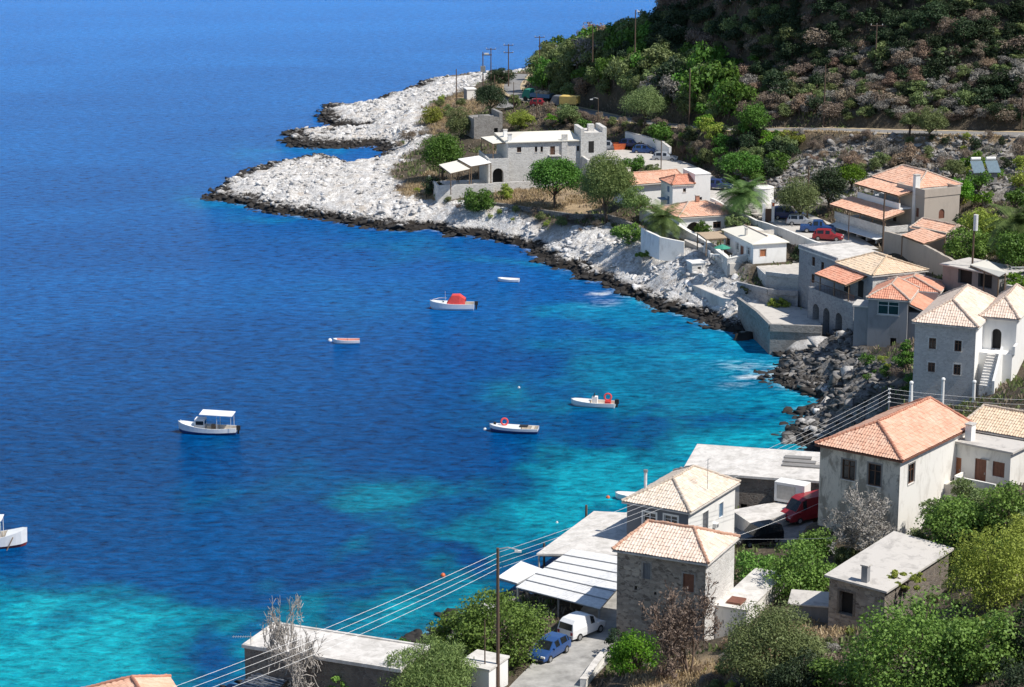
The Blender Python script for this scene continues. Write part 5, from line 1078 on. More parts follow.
bt('bush', 'grey bush beside the parking road behind the long house', 'bush', 652, 175, 20, 12, 'olive', 21)
bt('tree', 'bushy green tree below the road embankment, left of the bright hedge', 'tree', 742, 183, 50, 32, 'tree', 22)
bt('tree', 'large pale olive tree overhanging the parked cars', 'tree', 798, 224, 48, 46, 'olive', 23)
bt('tree', 'dark grey-green tree between the pale olive tree and the villa', 'tree', 828, 215, 40, 50, 'dark', 24)
bt('tree', 'bright green tree left of the villa roof', 'tree', 851, 192, 36, 28, 'bright', 25)
bt('tree', 'grey-green tree right behind the villa roof', 'tree', 953, 180, 28, 20, 'olive', 26)
bt('tree', 'bright green tree right of the villa and beige block', 'tree', 959, 215, 30, 38, 'bright', 27)
bt('tree', 'wide yellow-green tree behind the small tiled house', 'tree', 985, 246, 54, 36, 'yellow', 28)
bt('bush', 'green climber over the wall right of the small tiled house', 'bush', 968, 262, 58, 34, 'fig', 29)
bt('tree', 'large dark tree at the right edge above the tower house', 'tree', 1016, 292, 50, 66, 'tree', 30)
bt('tree', 'light green tree at the right edge beside the awning', 'tree', 1014, 270, 34, 30, 'bright', 31)
palm('palm tree with thick trunk beside the low arched house', 663, 248, 40, 46, 32)
palm('tall palm tree rising behind the low arched house', 742, 223, 46, 46, 33)
palm('dark palm at the right edge above the bar roof', 1014, 262, 56, 60, 34)
bt('bush', 'grey-green oleander bush behind the cottage terrace', 'bush', 736, 228, 28, 13, 'olive', 35)
bt('bush', 'dark climbing plant over the arched porch', 'bush', 703, 238, 20, 17, 'tree', 36)
bt('bush', 'dense cactus-like bush below the feathery tree', 'bush', 628, 243, 44, 20, 'fig', 37)
bt('bush', 'low green ground plants along the shore below the palm wall', 'bush', 652, 258, 44, 10, 'fig', 38)
bt('bush', 'dark shrubs at the end of the cottage yard', 'bush', 799, 264, 20, 16, 'dark', 39)
bt('bush', 'green tree-like bush between the grey house and the tower house', 'bush', 905, 370, 20, 34, 'tree', 40)
bt('bush', 'dry tuft on the quay terrace below the cottage garden', 'bush', 780, 312, 26, 13, 'yellow', 41)
bt('bush', 'dark hedge at the quay below the outhouse', 'bush', 750, 294, 28, 10, 'dark', 42)
# near
bt('fig_tree', 'large glossy fig tree beside the lane and the blue car', 'tree', 502, 668, 104, 88, 'fig', 50, trunk=.25, z=2.4)
bt('fig_tree', 'left shoulder of fig foliage leaning over the shore', 'tree', 455, 668, 62, 62, 'fig', 51, z=2.0)
bt('tree', 'pale feathery green tree at the bottom, left of the white outbuilding', 'tree', 430, 706, 92, 72, 'feather', 52, z=2.6)
bt('bush', 'small green bush beside the bare grey tree', 'bush', 336, 697, 36, 34, 'fig', 53, z=2.6)
bt('bush', 'pink flowering bush at the foot of the quay store', 'bush', 362, 696, 24, 22, 'flower', 54, z=2.6)
bt('bush', 'low green shrubs between the flowers and the feathery tree', 'bush', 378, 697, 34, 22, 'tree', 55, z=2.6)
branchy('bare_tree', 'leafless pale grey tree in front of the quay store roof', 297, 706, 66, 116, 56, 'twig', z=2.4, spread=.8)
bt('bush', 'bright green vine bush at the foot of the brown stone house', 'bush', 636, 682, 62, 54, 'bright', 57, z=3.2)
bt('bush', 'dark green shrub shaded by the stone house wall', 'bush', 622, 655, 40, 26, 'dark', 58, z=3.0)
branchy('dry_tree', 'brown leafless tree in front of the stone house', 688, 682, 82, 104, 59, 'twig_b', z=5.2, leaf='lf_dry')
bt('tree', 'large grey-green olive tree at the bottom centre right', 'tree', 768, 694, 112, 100, 'olive', 60, trunk=.25, z=7.0)
bt('tree', 'dark lower half of the olive thicket at the bottom', 'tree', 800, 706, 70, 62, 'dark', 61, z=8.0)
bt('fig_bush', 'big fig bush in the yard behind the stone house', 'bush', 802, 606, 76, 66, 'fig', 62, z=4.2)
bt('fig_bush', 'left fig bush below the dark parked car', 'bush', 756, 592, 58, 42, 'fig', 63, z=3.6)
bt('fig_bush', 'upper fig bush touching the corner of the old mansion', 'bush', 815, 566, 46, 40, 'fig', 64, z=3.8)
branchy('bare_shrub', 'grey leafless shrub against the stained mansion wall', 862, 560, 74, 72, 65, 'twig', z=5.8, leaf='lf_grey')
bt('bush', 'low green weeds under the bare shrub by the mansion', 'bush', 850, 566, 50, 18, 'olive', 66, z=5.6)
bt('fig_tree', 'dark green fig tree below the annex terrace', 'tree', 955, 552, 82, 62, 'fig', 67, z=9.0)
bt('fig_tree', 'deep green fig tree at the right edge below the annex', 'tree', 1006, 545, 66, 70, 'fig', 68, z=10.0)
bt('tree', 'yellow-green thicket at the right edge behind the stone shed', 'tree', 992, 610, 98, 86, 'yellow', 69, z=11.0)
bt('tree', 'yellow-green tree top in the right corner', 'tree', 1022, 570, 50, 66, 'yellow', 70, z=11.5)
bt('tree', 'broad glossy green thicket filling the bottom right corner', 'tree', 910, 706, 150, 118, 'fig', 71, z=10.5, dens=.9)
bt('tree', 'second glossy green tree of the bottom right thicket', 'tree', 985, 700, 90, 110, 'fig', 72, z=12.0)
bt('tree', 'dark pine-like tree at the right edge of the bottom thicket', 'tree', 1024, 694, 52, 96, 'dark', 73, z=12.5)
bt('bush', 'dark leafy bush at the bottom left of the glossy thicket', 'bush', 840, 704, 60, 56, 'fig', 74, z=9.0)
m_ = bt('vine', 'red and yellow vine creeping over the stone shed roof', 'vine', 905, 586, 52, 14, 'yellow', 75, z=9.6)
bt('bush', 'dense dark bush in the very corner at the bottom right', 'bush', 1012, 716, 76, 60, 'dark', 76, z=14.0)
# hillside scatter ----------------------------------------------------
KIND_LABEL = {'tree': ('green_shrub', 'mid-green rounded shrub on the hillside', 'shrub'), 'olive': ('olive_shrub', 'grey-green olive-like shrub on the hillside', 'shrub'), 'dark': ('dark_shrub', 'dark evergreen shrub on the hillside', 'shrub'),
 'dry': ('dry_shrub', 'brown dried-out shrub on the hillside', 'shrub'), 'pink': ('reddish_shrub', 'reddish-brown dry shrub on the hillside', 'shrub'), 'grey': ('grey_shrub', 'silvery grey dry shrub on the hillside', 'shrub'),
 'yellow': ('yellow_green_shrub', 'yellow-green shrub on the slopes', 'shrub'), 'bright': ('bright_shrub', 'fresh bright green shrub on the slopes', 'shrub')}
def scatter(poly, n, kinds, smin, smax, seed, mind=.55, hr=(.65, .95), tall=1.0, avoid_road=True):
    rs = np.random.RandomState(seed); xs = [p[0] for p in poly]; ys = [p[1] for p in poly]; done = []; tries = 0
    ks = [k for k, w in kinds]; wsum = sum(w for k, w in kinds)
    while len(done) < n and tries < n*14:
        tries += 1; x = rs.uniform(min(xs), max(xs)); y = rs.uniform(min(ys), max(ys))
        if not polyin(np.array([x]), np.array([y]), poly)[0]: continue
        g = ground(x, y); w = rs.uniform(smin, smax)*(.75+.5*rs.rand())
        if g.z < .8: continue
        if any((g.x-q[0])**2+(g.y-q[1])**2 < (mind*(w+q[2])/2)**2 for q in done): continue
        if avoid_road and any(min((g.x-p.x)**2+(g.y-p.y)**2 for p in den[::2]) < (hw+w*.35)**2 for den, hw in RW.values()): continue
        if any(inpad(g.x, g.y, w*.35, P_) for P_ in PADS): continue
        k = ks[int(np.searchsorted(np.cumsum([w_ for _, w_ in kinds])/wsum, rs.rand()))]
        nm, lab, cat = KIND_LABEL[k]; plant(nm, lab, cat, (g.x, g.y, g.z-.1), w, w*rs.uniform(*hr), k, nm.replace('_', ' ')+'s on the hillside', rs.randint(4), tall, rs.uniform(0, 6.28)); done.append((g.x, g.y, w))
def inpad(x, y, r, P_):
    ox, oy, a, W_, D_, z0 = P_; c, s = math.cos(a), math.sin(a); u = (x-ox)*c+(y-oy)*s; v = -(x-ox)*s+(y-oy)*c
    return -r-.5 < u < W_+r+.5 and -r-.5 < v < D_+r+.5
scatter([(536,96),(538,70),(560,48),(600,42),(640,36),(665,60),(720,78),(745,112),(735,124),(690,122),(640,118),(600,108),(560,98)], 120, [('olive', 7), ('tree', 2.5), ('dark', 1.2), ('grey', .8), ('pink', .5)], 3.6, 7.5, 11, .36, (.8, 1.1))
scatter([(640,36),(668,5),(700,-2),(760,-2),(800,40),(740,75),(680,66)], 80, [('olive', 3), ('dark', 5), ('tree', 1), ('dry', 2)], 3.0, 5.5, 12, .45)
scatter([(760,-5),(1030,-8),(1030,60),(940,55),(850,60),(790,70),(750,60)], 150, [('dark', 9), ('dry', 2.5), ('olive', 1)], 2.0, 4.6, 13, .36, (.5, .85))
scatter([(720,80),(850,55),(940,50),(1030,50),(1030,125),(900,122),(820,120),(745,122)], 330, [('pink', 1.6), ('dry', 4), ('grey', 3.5), ('olive', 4), ('dark', 3)], 1.5, 4.6, 14, .33, (.5, .85))
scatter([(650,135),(700,132),(800,140),(790,175),(760,188),(720,188),(690,180),(672,165)], 46, [('tree', 4), ('dark', 4), ('olive', 3), ('yellow', 1), ('bright', .6)], 2.2, 4.2, 15, .5)
scatter([(790,138),(1030,142),(1030,168),(960,172),(900,168),(850,166),(800,170)], 52, [('olive', 2), ('dry', 3), ('grey', 3), ('yellow', 1), ('dark', 1), ('pink', 1)], 1.2, 2.4, 16, .8)
scatter([(960,168),(1030,168),(1030,300),(1000,300),(1000,250),(950,240)], 24, [('tree', 2), ('yellow', 3), ('bright', 2), ('dry', 1), ('dark', 1)], 2.4, 4.0, 17, .55)
scatter([(545,108),(640,125),(700,130),(720,150),(690,170),(672,150),(640,134),(600,138),(540,125)], 60, [('dry', 4), ('pink', 2), ('olive', 3), ('dark', 2), ('tree', 1)], 1.2, 3.0, 18, .5)
scatter([(395,120),(450,96),(470,110),(470,140),(440,150),(400,160)], 16, [('yellow', 2), ('olive', 3), ('dry', 2)], 1.2, 2.6, 19, .8)
scatter([(395,160),(430,176),(445,200),(520,212),(600,218),(640,245),(600,236),(500,222),(430,212),(395,195)], 22, [('yellow', 3), ('olive', 3), ('dry', 3)], .9, 1.8, 20, .8)
scatter([(848,166),(905,160),(935,165),(880,172),(858,178)], 8, [('olive', 3), ('pink', 2)], 2.2, 3.4, 21, .6)
scatter([(630,664),(720,650),(830,640),(840,687),(640,700)], 34, [('dry', 4), ('pink', 2), ('grey', 3), ('olive', 2), ('yellow', 1)], .8, 1.6, 22, .7)
scatter([(870,545),(900,545),(880,600),(960,560),(1024,640),(830,660),(825,640)], 20, [('dry', 2), ('yellow', 2), ('tree', 2), ('olive', 2)], 1.0, 2.0, 23, .7)
scatter([(850,368),(905,360),(912,395),(880,392)], 12, [('tree', 3), ('yellow', 2), ('dry', 2)], .9, 1.8, 24, .7)
scatter([(440,640),(400,660),(330,672),(330,687),(440,687)], 8, [('tree', 3), ('olive', 2)], 1.2, 2.2, 25, .7)
scatter([(900,225),(1000,240),(1000,262),(950,262)], 10, [('tree', 3), ('bright', 1)], 1.4, 2.4, 26, .7)
scatter([(930,480),(1024,470),(1024,560),(905,560)], 14, [('tree', 3), ('olive', 2)], 2.0, 3.2, 27, .6)
# ground cover stuff
def cover(name, label, W_, n, mat, hmin, hmax, wd, seed, tuft=6, spread=.3):
    rs = np.random.RandomState(seed); jj, ii = np.nonzero((W_ > .5) & VIS); k = rs.choice(len(jj), n); x = GX[ii[k]]+rs.uniform(-.3, .3, n); y = GY[jj[k]]+rs.uniform(-.3, .3, n)
    x = np.repeat(x, tuft)+rs.randn(n*tuft)*spread; y = np.repeat(y, tuft)+rs.randn(n*tuft)*spread; z = bil(Z, GX[0], GY[0], STEP, x, y)-.03; N_ = n*tuft
    a = rs.uniform(0, 6.28, N_); h = rs.uniform(hmin, hmax, N_); dx, dy = np.cos(a)*wd, np.sin(a)*wd; lx_, ly_ = rs.randn(N_)*.35*h, rs.randn(N_)*.35*h
    V_ = np.stack([np.stack([x-dx, y-dy, z], 1), np.stack([x+dx, y+dy, z], 1), np.stack([x+dx*.7+lx_, y+dy*.7+ly_, z+h], 1), np.stack([x-dx*.7+lx_, y-dy*.7+ly_, z+h], 1)], 1).reshape(-1, 3)
    o = npmesh(name, V_, np.arange(N_*4).reshape(-1, 4), [mat]); props(o, label, 'plants', kind='stuff')
BUILT = np.zeros(X.shape, bool)
for (ox, oy, a, W_, D_, z0) in PADS:
    ca, sa = math.cos(a), math.sin(a); u = (X-ox)*ca+(Y-oy)*sa; v = -(X-ox)*sa+(Y-oy)*ca; BUILT |= (u > -1) & (u < W_+1) & (v > -1) & (v < D_+1)
for k, (den, hw) in RW.items():
    for p in den: BUILT |= (X-p.x)**2+(Y-p.y)**2 < (hw+.4)**2
SOIL = (SD > 4) & (WHT < .4) & ~BUILT
cover('dry_grass', 'dry straw-coloured grass along the verges and slopes', SOIL*(DRY > .3)*(fbm(X/5, Y/5) > .42)*1.0, 5000, 'lf_grass', .15, .5, .05, 5)
cover('scrub', 'low brown and grey undergrowth covering the slopes', SOIL*(fbm(X/7+3, Y/7) > .40)*1.0, 16000, 'lf_dry', .15, .55, .09, 6)
cover('weeds', 'low green weeds between the houses and on the slopes', SOIL*(DRY < .4)*(fbm(X/8+31, Y/8+7) > .50)*1.0, 15000, 'lf_olive', .15, .55, .10, 7)
# ------------------------------------------------------------------ boats
def hull(par, L, B, Ht, mats=('hull_w', 'hull_blue'), inner='deckw', stripe=.28, pointy=1.0, floor=.25, foredeck=.32, transom=.82, sheer=.22):
    n = 15; secs = []
    for i in range(n):
        u = i/(n-1); x = -L/2+L*u                     # stern -> bow
        b = B/2*(transom+(1-transom)*math.sin(min(1, u/.45)*math.pi/2)) if u < .45 else B/2*math.sqrt(max(0.0004, 1-((u-.45)/.55)**2.2))
        zs_ = Ht*(1+sheer*2*(u-.35)**2*(2 if u > .35 else .6)); zk = -.25+.35*max(0, (u-.75)/.25)**2
        secs.append([(x, 0, zk), (x+.02*L*u*u, b*.72, zk*.3+.02), (x+.04*L*u*u, b*.95, stripe*zs_), (x+.05*L*u*u, b, zs_)])
    def shell(r0, r1, mat, nm):
        m = MB(); K = r1-r0+1
        for sg in (1, -1):
            vs = [(p[0], p[1]*sg, p[2]) for s in secs for p in s[r0:r1+1]]; fs = [[i*K+k, (i+1)*K+k, (i+1)*K+k+1, i*K+k+1] for i in range(n-1) for k in range(K-1)]; m.add(vs, fs)
        s = secs[0]; R_ = s[r0:r1+1]; m.poly(*([p for p in R_]+[(p[0], -p[1], p[2]) for p in R_[::-1]])); return m.build(nm, mat, par, smooth=False)
    h = shell(2, 3, mats[0], 'hull'); shell(0, 2, mats[1], 'boot_stripe')
    m = MB(); k0 = int(n*(1-foredeck)); top = [s[3] for s in secs]
    for sg in (1, -1):
        for i in range(n-1):
            a, b = top[i], top[i+1]; w = .12
            m.poly((a[0], a[1]*sg, a[2]+.003), (b[0], b[1]*sg, b[2]+.003), (b[0], max(b[1]-w, 0)*sg, b[2]+.003), (a[0], max(a[1]-w, 0)*sg, a[2]+.003))
            if i >= k0: m.poly((a[0], 0, a[2]+.05), (b[0], 0, b[2]+.05), (b[0], max(b[1]-w, 0)*sg, b[2]+.002), (a[0], max(a[1]-w, 0)*sg, a[2]+.002))
    m.build('deck', mats[0], par)
    m = MB()
    for i in range(k0):
        a, b = top[i], top[i+1]; wa, wb = max(a[1]-.12, 0), max(b[1]-.12, 0)
        m.poly((a[0], -wa*.85, floor), (b[0], -wb*.85, floor), (b[0], wb*.85, floor), (a[0], wa*.85, floor))
        for sg in (1, -1): m.poly((a[0], wa*sg, a[2]), (b[0], wb*sg, b[2]), (b[0], wb*.85*sg, floor), (a[0], wa*.85*sg, floor))
    a = top[k0]; w = max(a[1]-.12, 0); m.poly((a[0], -w, a[2]), (a[0], w, a[2]), (a[0], w*.85, floor), (a[0], -w*.85, floor)); a = top[0]; w = a[1]-.12; m.poly((a[0]+.01, -w, a[2]), (a[0]+.01, w, a[2]), (a[0]+.01, w*.85, floor), (a[0]+.01, -w*.85, floor))
    m.build('interior', inner, par)
    return secs
def outboard(par, x, z, cowl='black'):
    t_ = MB(); t_.box(x-.55, -.16, z+.1, x-.1, .16, z+.62); t_.box(x-.42, -.07, z-.65, x-.22, .07, z+.1); t_.build('outboard_motor', cowl, par)
def boat(name, label, x, y, heading, cat='boat'):
    c = at(x, y, 0); return thing(name, label, cat, (c.x, c.y, 0.0), math.radians(heading))
def ringbuoy(label, loc, r=.34, tilt=(1.2, 0, .3)):
    m = MB(); K = 18; J = 8; vs = [((r+.09*math.cos(j*6.2832/J))*math.cos(i*6.2832/K), (r+.09*math.cos(j*6.2832/J))*math.sin(i*6.2832/K), .09*math.sin(j*6.2832/J)) for i in range(K) for j in range(J)]
    m.add(vs, [[i*J+j, ((i+1) % K)*J+j, ((i+1) % K)*J+(j+1) % J, i*J+(j+1) % J] for i in range(K) for j in range(J)]); o = m.build('life_ring', 'redcloth'); o.location = loc; o.rotation_euler = tilt; props(o, label, 'life ring'); return o
t = boat('motorboat', 'white motorboat with red canvas canopy and black outboard', 453, 309, 176); hull(t, 5.6, 2.1, .85, ('hull_w', 'hull_w'), floor=.35, foredeck=.42)
m = MB(); S_ = [(-.2, .85, .75, .9), (.25, .88, 1.75, .62), (-.5, .9, 1.85, .62), (-1.5, .88, 1.55, .6), (-1.9, .86, .9, .7)]
vs = [];
for (x_, b_, zt_, tb_) in ((.75, .86, 1.0, .6), (.1, .9, 1.95, .66), (-.9, .9, 2.0, .66), (-1.7, .88, 1.45, .6)): vs += [(x_, b_, .86), (x_, tb_, zt_), (x_, -tb_, zt_), (x_, -b_, .86)]
m.add(vs, [[i*4+k, i*4+4+k, i*4+5+k, i*4+k+1] for i in range(3) for k in range(3)]); m.build('canopy', 'redcloth', t); m = MB(); m.poly((.765, .84, .95), (.17, .72, 1.8), (.17, -.72, 1.8), (.765, -.84, .95)); m.box(1.2, -.35, .95, 1.8, .35, 1.0); m.build('windscreen', 'glass', t)
outboard(t, -2.8, .5); m = MB(); m.tube([(1.0, .3, .9), (1.0, .3, 2.5)], .02, n=4); m.build('aerial', 'metal_w', t); m = MB(); m.tube([(2.7, .1, 1.25), (1.9, .65, 1.35), (.9, .9, 1.3)], .02, n=4); m.tube([(2.7, -.1, 1.25), (1.9, -.65, 1.35), (.9, -.9, 1.3)], .02, n=4); m.build('bow_rail', 'metal', t)
t = boat('fishing_boat', 'white wooden fishing boat with flat white sunroof and small wheelhouse', 209, 433, 175, 'fishing boat'); t.scale = (.9, .9, .95); hull(t, 6.8, 2.3, .75, ('hull_w', 'hull_blue'), floor=.3, foredeck=.3, stripe=.35, sheer=.5, transom=.55)
m = MB(); m.box(.4, -.65, .3, 1.6, .65, 1.75); w_ = m.build('wheelhouse', 'white', t); m = MB(); m.box(.5, -.66, 1.1, 1.45, -.652, 1.55); m.box(.5, .652, 1.1, 1.45, .66, 1.55); m.box(.385, -.5, 1.1, .399, .5, 1.55); m.build('pane', 'glass', w_)
m = MB(); m.slab([(-3.1,-1.15,2.35),(.9,-1.15,2.5),(.9,1.15,2.5),(-3.1,1.15,2.35)], .07); m.build('sunroof', 'whitecloth', t)
m = MB(); m.box(-.6, -.4, .3, .1, .4, .95); m.build('engine_box', 'deckw', t); m = MB(); m.box(-.9, .3, .3, -.45, .7, 1.2); m.build('net_basket', 'wood', t)
for p_ in ((-2.9,-.95),(-2.9,.95),(-1.2,-1.0),(-1.2,1.0)): m = MB(); m.tube([(p_[0],p_[1],.6),(p_[0],p_[1],2.36)], .03, n=5); m.build('post', 'metal_w', t)
m = MB(); m.tube([(3.25,0,.9),(3.45,0,1.5)], .06, n=5); m.build('stem_post', 'white', t); outboard(t, -3.3, .35)
t = boat('dinghy', 'white open boat with navy waterline and a red life ring at the bow', 515, 432, 171); hull(t, 5.1, 1.75, .6, ('hull_w', 'hull_blue'), stripe=.5, foredeck=.62, floor=.2); m = MB(); m.box(-1.4, -.5, .66, -.5, .3, .74); m.build('hatch', 'black', t); m = MB(); m.box(-2.1,-.7,.5,-1.8,.7,.56); m.build('thwart', 'deckw', t); m = MB(); m.box(2.1,-.12,.75,2.35,.12,1.05); m.build('bow_cleat', 'black', t)
c = t.location; ringbuoy('red life ring standing on the bow of the navy-striped boat', (c.x-1.15, c.y+.2, 1.12), .36, (1.35, 0, .2))
t = boat('rigid_inflatable', 'white speedboat with centre console and black outboard near the right bay', 594, 406, 168); hull(t, 4.8, 1.8, .55, ('hull_w', 'hull_w'), foredeck=.45, floor=.25); m = MB(); m.box(-.4, -.3, .25, .2, .3, 1.15); m.build('console', 'white', t); m = MB(); m.box(-.1, -.28, 1.15, .0, .28, 1.5); m.build('windscreen', 'glass', t); outboard(t, -2.3, .3)
m = MB(); m.box(-1.9, -.45, .25, -1.3, .45, .75); m.build('seat', 'redcloth', t); c = t.location; ringbuoy('orange-red life ring at the stern of the console boat', (c.x+1.55, c.y-.3, 1.15), .38, (1.3, 0, -.1))
t = boat('rowing_boat', 'small rowing boat with faded red inside', 347, 343, 183); hull(t, 3.2, 1.35, .45, ('hull_w', 'hull_w'), 'deckp', foredeck=.18, floor=.3); m = MB(); m.box(-.4,-.6,.4,-.1,.6,.45); m.build('thwart', 'deckp', t)
t = boat('skiff', 'tiny plain white skiff nearest the rocky shore', 509, 281.5, 172); hull(t, 2.9, 1.3, .4, ('hull_w', 'hull_w'), 'white', foredeck=.2, floor=.2); m = MB(); m.box(-.3,-.58,.34,0,.58,.39); m.build('thwart', 'white', t)
t = boat('fishing_boat', 'white fishing boat with red waterline cut by the left edge', -9, 546, 4, 'fishing boat'); hull(t, 6.2, 2.3, .95, ('hull_w', 'hull_red'), floor=.3, foredeck=.3, stripe=.2, sheer=.5); m = MB(); m.slab([(-1.4,-1.0,2.7),(1.2,-1.0,2.75),(1.2,1.0,2.75),(-1.4,1.0,2.7)], .07); m.build('sunroof', 'whitecloth', t)
for p_ in ((1.1,-.8),(1.1,.8),(-1.3,-.9),(-1.3,.9)): m = MB(); m.tube([(p_[0],p_[1],.8),(p_[0],p_[1],2.7)], .03, n=5); m.build('post', 'metal_w', t)
m = MB(); m.tube([(2.2,-.9,1.1),(1.6,-1.4,-.1)], .05, n=5); m.build('boarding_pole', 'wood', t)
t = boat('moored_boat', 'white bow of a small boat moored behind the slate house', 633, 499, 175); hull(t, 3.2, 1.5, .5, ('hull_w', 'hull_w'), 'white', foredeck=.3, floor=.2); m = MB(); m.box(-.3,-.6,.4,0,.6,.45); m.build('thwart', 'white', t)
for lab, x, y, r, mt in (('orange mooring buoy off the fig tree', 443, 576, .22, 'orange'), ('small white float beside the navy-striped boat', 485, 430, .2, 'hull_w'), ('white float left of the red rowing boat', 330, 341, .28, 'hull_w'), ('orange buoy behind the slate house', 608, 498, .2, 'orange'),
    ('tiny white float in open water between the three boats', 519, 388, .14, 'hull_w'), ('white speck of a float off the quay roof', 557, 523, .12, 'hull_w'), ('orange fender by the motorboat bow', 431, 308, .16, 'orange')):
    c = at(x, y, 0); t = thing('buoy', lab, 'buoy', (c.x, c.y, 0)); m = MB(); m.sphere((0,0,.05), r, 10, 7, 1.1); m.build('float', mt, t, smooth=True); m = MB(); m.tube([(0,0,r),(0,0,r+.12)], .03, n=5); m.build('eye', 'metal', t)
# ------------------------------------------------------------------ vehicles
def car(name, label, x, y, heading, paint, kind='hatch', z=None, group=None, cat='car', L=None):
    g = at(x, y, z) if z is not None else ground(x, y); t = thing(name, label, cat, g, math.radians(heading), group)
    prof = {'hatch': (4.1, 1.75, [(-2.05,.45,.45,.80,.72),(-2.0,.85,.88,.84,.74),(-1.75,.92,1.28,.86,.66),(-1.5,.94,1.44,.87,.64),(-.45,.93,1.50,.88,.64),(-.35,.93,1.50,.88,.64),(.35,.92,1.44,.88,.62),(1.05,.90,.92,.88,.72),(1.75,.76,.78,.84,.7),(2.0,.62,.64,.76,.6),(2.07,.42,.44,.7,.55)]),
     'van': (4.2, 1.8, [(-2.1,.45,.45,.80,.70),(-2.08,.92,.96,.84,.76),(-1.95,1.0,1.50,.87,.70),(-1.65,1.0,1.74,.88,.66),(-.5,1.0,1.82,.88,.64),(.08,1.0,1.78,.88,.66),(.65,.98,1.58,.88,.66),(1.25,.95,1.0,.88,.72),(1.85,.80,.82,.84,.7),(2.05,.62,.64,.76,.6),(2.1,.4,.42,.7,.55)]),
     'bigvan': (5.0, 1.95, [(-2.5,.5,.5,.9,.86),(-2.48,1.1,1.2,.95,.88),(-2.4,1.2,2.2,.96,.84),(-2.2,1.2,2.28,.97,.84),(.55,1.2,2.28,.97,.84),(.65,1.2,2.28,.97,.84),(1.15,1.15,2.1,.97,.80),(1.85,1.08,1.15,.96,.82),(2.35,.9,.92,.92,.8),(2.5,.62,.64,.86,.7),(2.53,.45,.47,.8,.6)]),
     'suv': (4.6, 1.85, [(-2.3,.55,.55,.86,.78),(-2.28,1.0,1.05,.9,.8),(-2.1,1.05,1.62,.91,.72),(-1.8,1.06,1.74,.92,.70),(-.55,1.05,1.78,.92,.70),(-.45,1.05,1.78,.92,.70),(.3,1.03,1.72,.92,.68),(.95,1.02,1.06,.92,.78),(2.0,.92,.94,.88,.76),(2.25,.75,.77,.82,.7),(2.3,.5,.52,.76,.6)]),
     'pickup': (4.9, 1.8, [(-2.45,.55,.55,.85,.8),(-2.43,.95,.96,.87,.82),(-1.0,.95,.96,.88,.82),(-.85,.98,1.0,.88,.74),(-.7,1.0,1.66,.88,.68),(.1,1.0,1.7,.89,.66),(.2,1.0,1.7,.89,.66),(.6,1.0,1.62,.89,.66),(1.15,.98,1.02,.89,.74),(2.1,.88,.9,.85,.74),(2.4,.7,.72,.8,.66)])}[kind]
    Lc, Wc, st = prof; n = len(st); body = MB(); gl = MB(); zb = .3
    rows = [[(x_, w*.96, zb), (x_, w, max(zl*.55, zb+.1)), (x_, w*.98, zl), (x_, rw, zr)] for x_, zl, zr, w, rw in st]
    for i in range(n-1):
        a, b = rows[i], rows[i+1]; hi = (a[3][2]-a[2][2] > .3) and (b[3][2]-b[2][2] > .3); tr = (a[3][2]-a[2][2] > .3) != (b[3][2]-b[2][2] > .3); thin = b[3][0]-a[3][0] < .15
        for sg in (1, -1):
            A = [(p[0], p[1]*sg, p[2]) for p in a]; B = [(p[0], p[1]*sg, p[2]) for p in b]
            body.poly(A[0], B[0], B[1], A[1]); body.poly(A[1], B[1], B[2], A[2]); body.poly(A[2], B[2], B[3], A[3])
            if (hi and not thin) and not (kind in ('van', 'bigvan') and b[3][0] <= .6):   # side glass, slightly proud of the body
                q = [Vector(A[2]), Vector(B[2]), Vector(B[3]), Vector(A[3])]; cc = sum(q, Vector())/4; gl.poly(*[(cc+(p-cc)*.82+Vector((0, .012*sg, .0))) for p in q])
        body.poly((a[3][0], a[3][1], a[3][2]), (b[3][0], b[3][1], b[3][2]), (b[3][0], -b[3][1], b[3][2]), (a[3][0], -a[3][1], a[3][2]))
        if tr and a[3][0] > -1.9*(Lc/4.1) and i > 2 or (i == 1 and kind in ('hatch', 'van', 'suv')) or (kind == 'pickup' and i == 3):
            q = [Vector((a[3][0], a[3][1], a[3][2])), Vector((b[3][0], b[3][1], b[3][2])), Vector((b[3][0], -b[3][1], b[3][2])), Vector((a[3][0], -a[3][1], a[3][2]))]; cc = sum(q, Vector())/4; nn = (q[1]-q[0]).cross(q[2]-q[1]).normalized(); nn = nn if nn.z > 0 else -nn; gl.poly(*[cc+(p-cc)*.9+nn*.015 for p in q])
    for e in (0, n-1): R_ = rows[e]; body.poly(*([p for p in R_]+[(p[0], -p[1], p[2]) for p in R_[::-1]]))
    bo = body.build('body', paint, t)
    for f_ in gl.f: w1_ = MB(); w1_.poly(*[gl.v[k_] for k_ in f_]); w1_.build('window', 'glass', t)
    for sx in (-.31, .30):
        for sy in (1, -1):
            m = MB(); xx = Lc*sx; m.tube([(xx, sy*(Wc/2-.2), .32), (xx, sy*(Wc/2+.015), .32)], .32, n=16); w_ = m.build('wheel', 'black', t); m = MB(); m.tube([(xx, sy*(Wc/2+.016), .32), (xx, sy*(Wc/2+.03), .32)], .19, n=12); m.build('rim', 'metal', w_)
    xf = st[-1][0]
    for sy in (1, -1): m = MB(); m.box(xf-.16, sy*.62-.17, .58, xf+.01-.04, sy*.62+.17, .72); m.build('headlight', 'lamp', t); m = MB(); m.box(st[0][0]-.02, sy*.68-.1, .62, st[0][0]+.1, sy*.68+.1, .85); m.build('tail_light', 'redcar', t)
    m = MB(); m.box(xf-.1, -.72, .3, xf+.05, .72, .44); m.box(st[0][0]-.06, -.75, .32, st[0][0]+.08, .75, .48); m.build('bumper', 'black' if paint != 'whitecar' else 'shut_g', t)
    m = MB(); m.box(xf+.052, -.25, .34, xf+.06, .25, .43); m.build('number_plate', 'lamp', t)
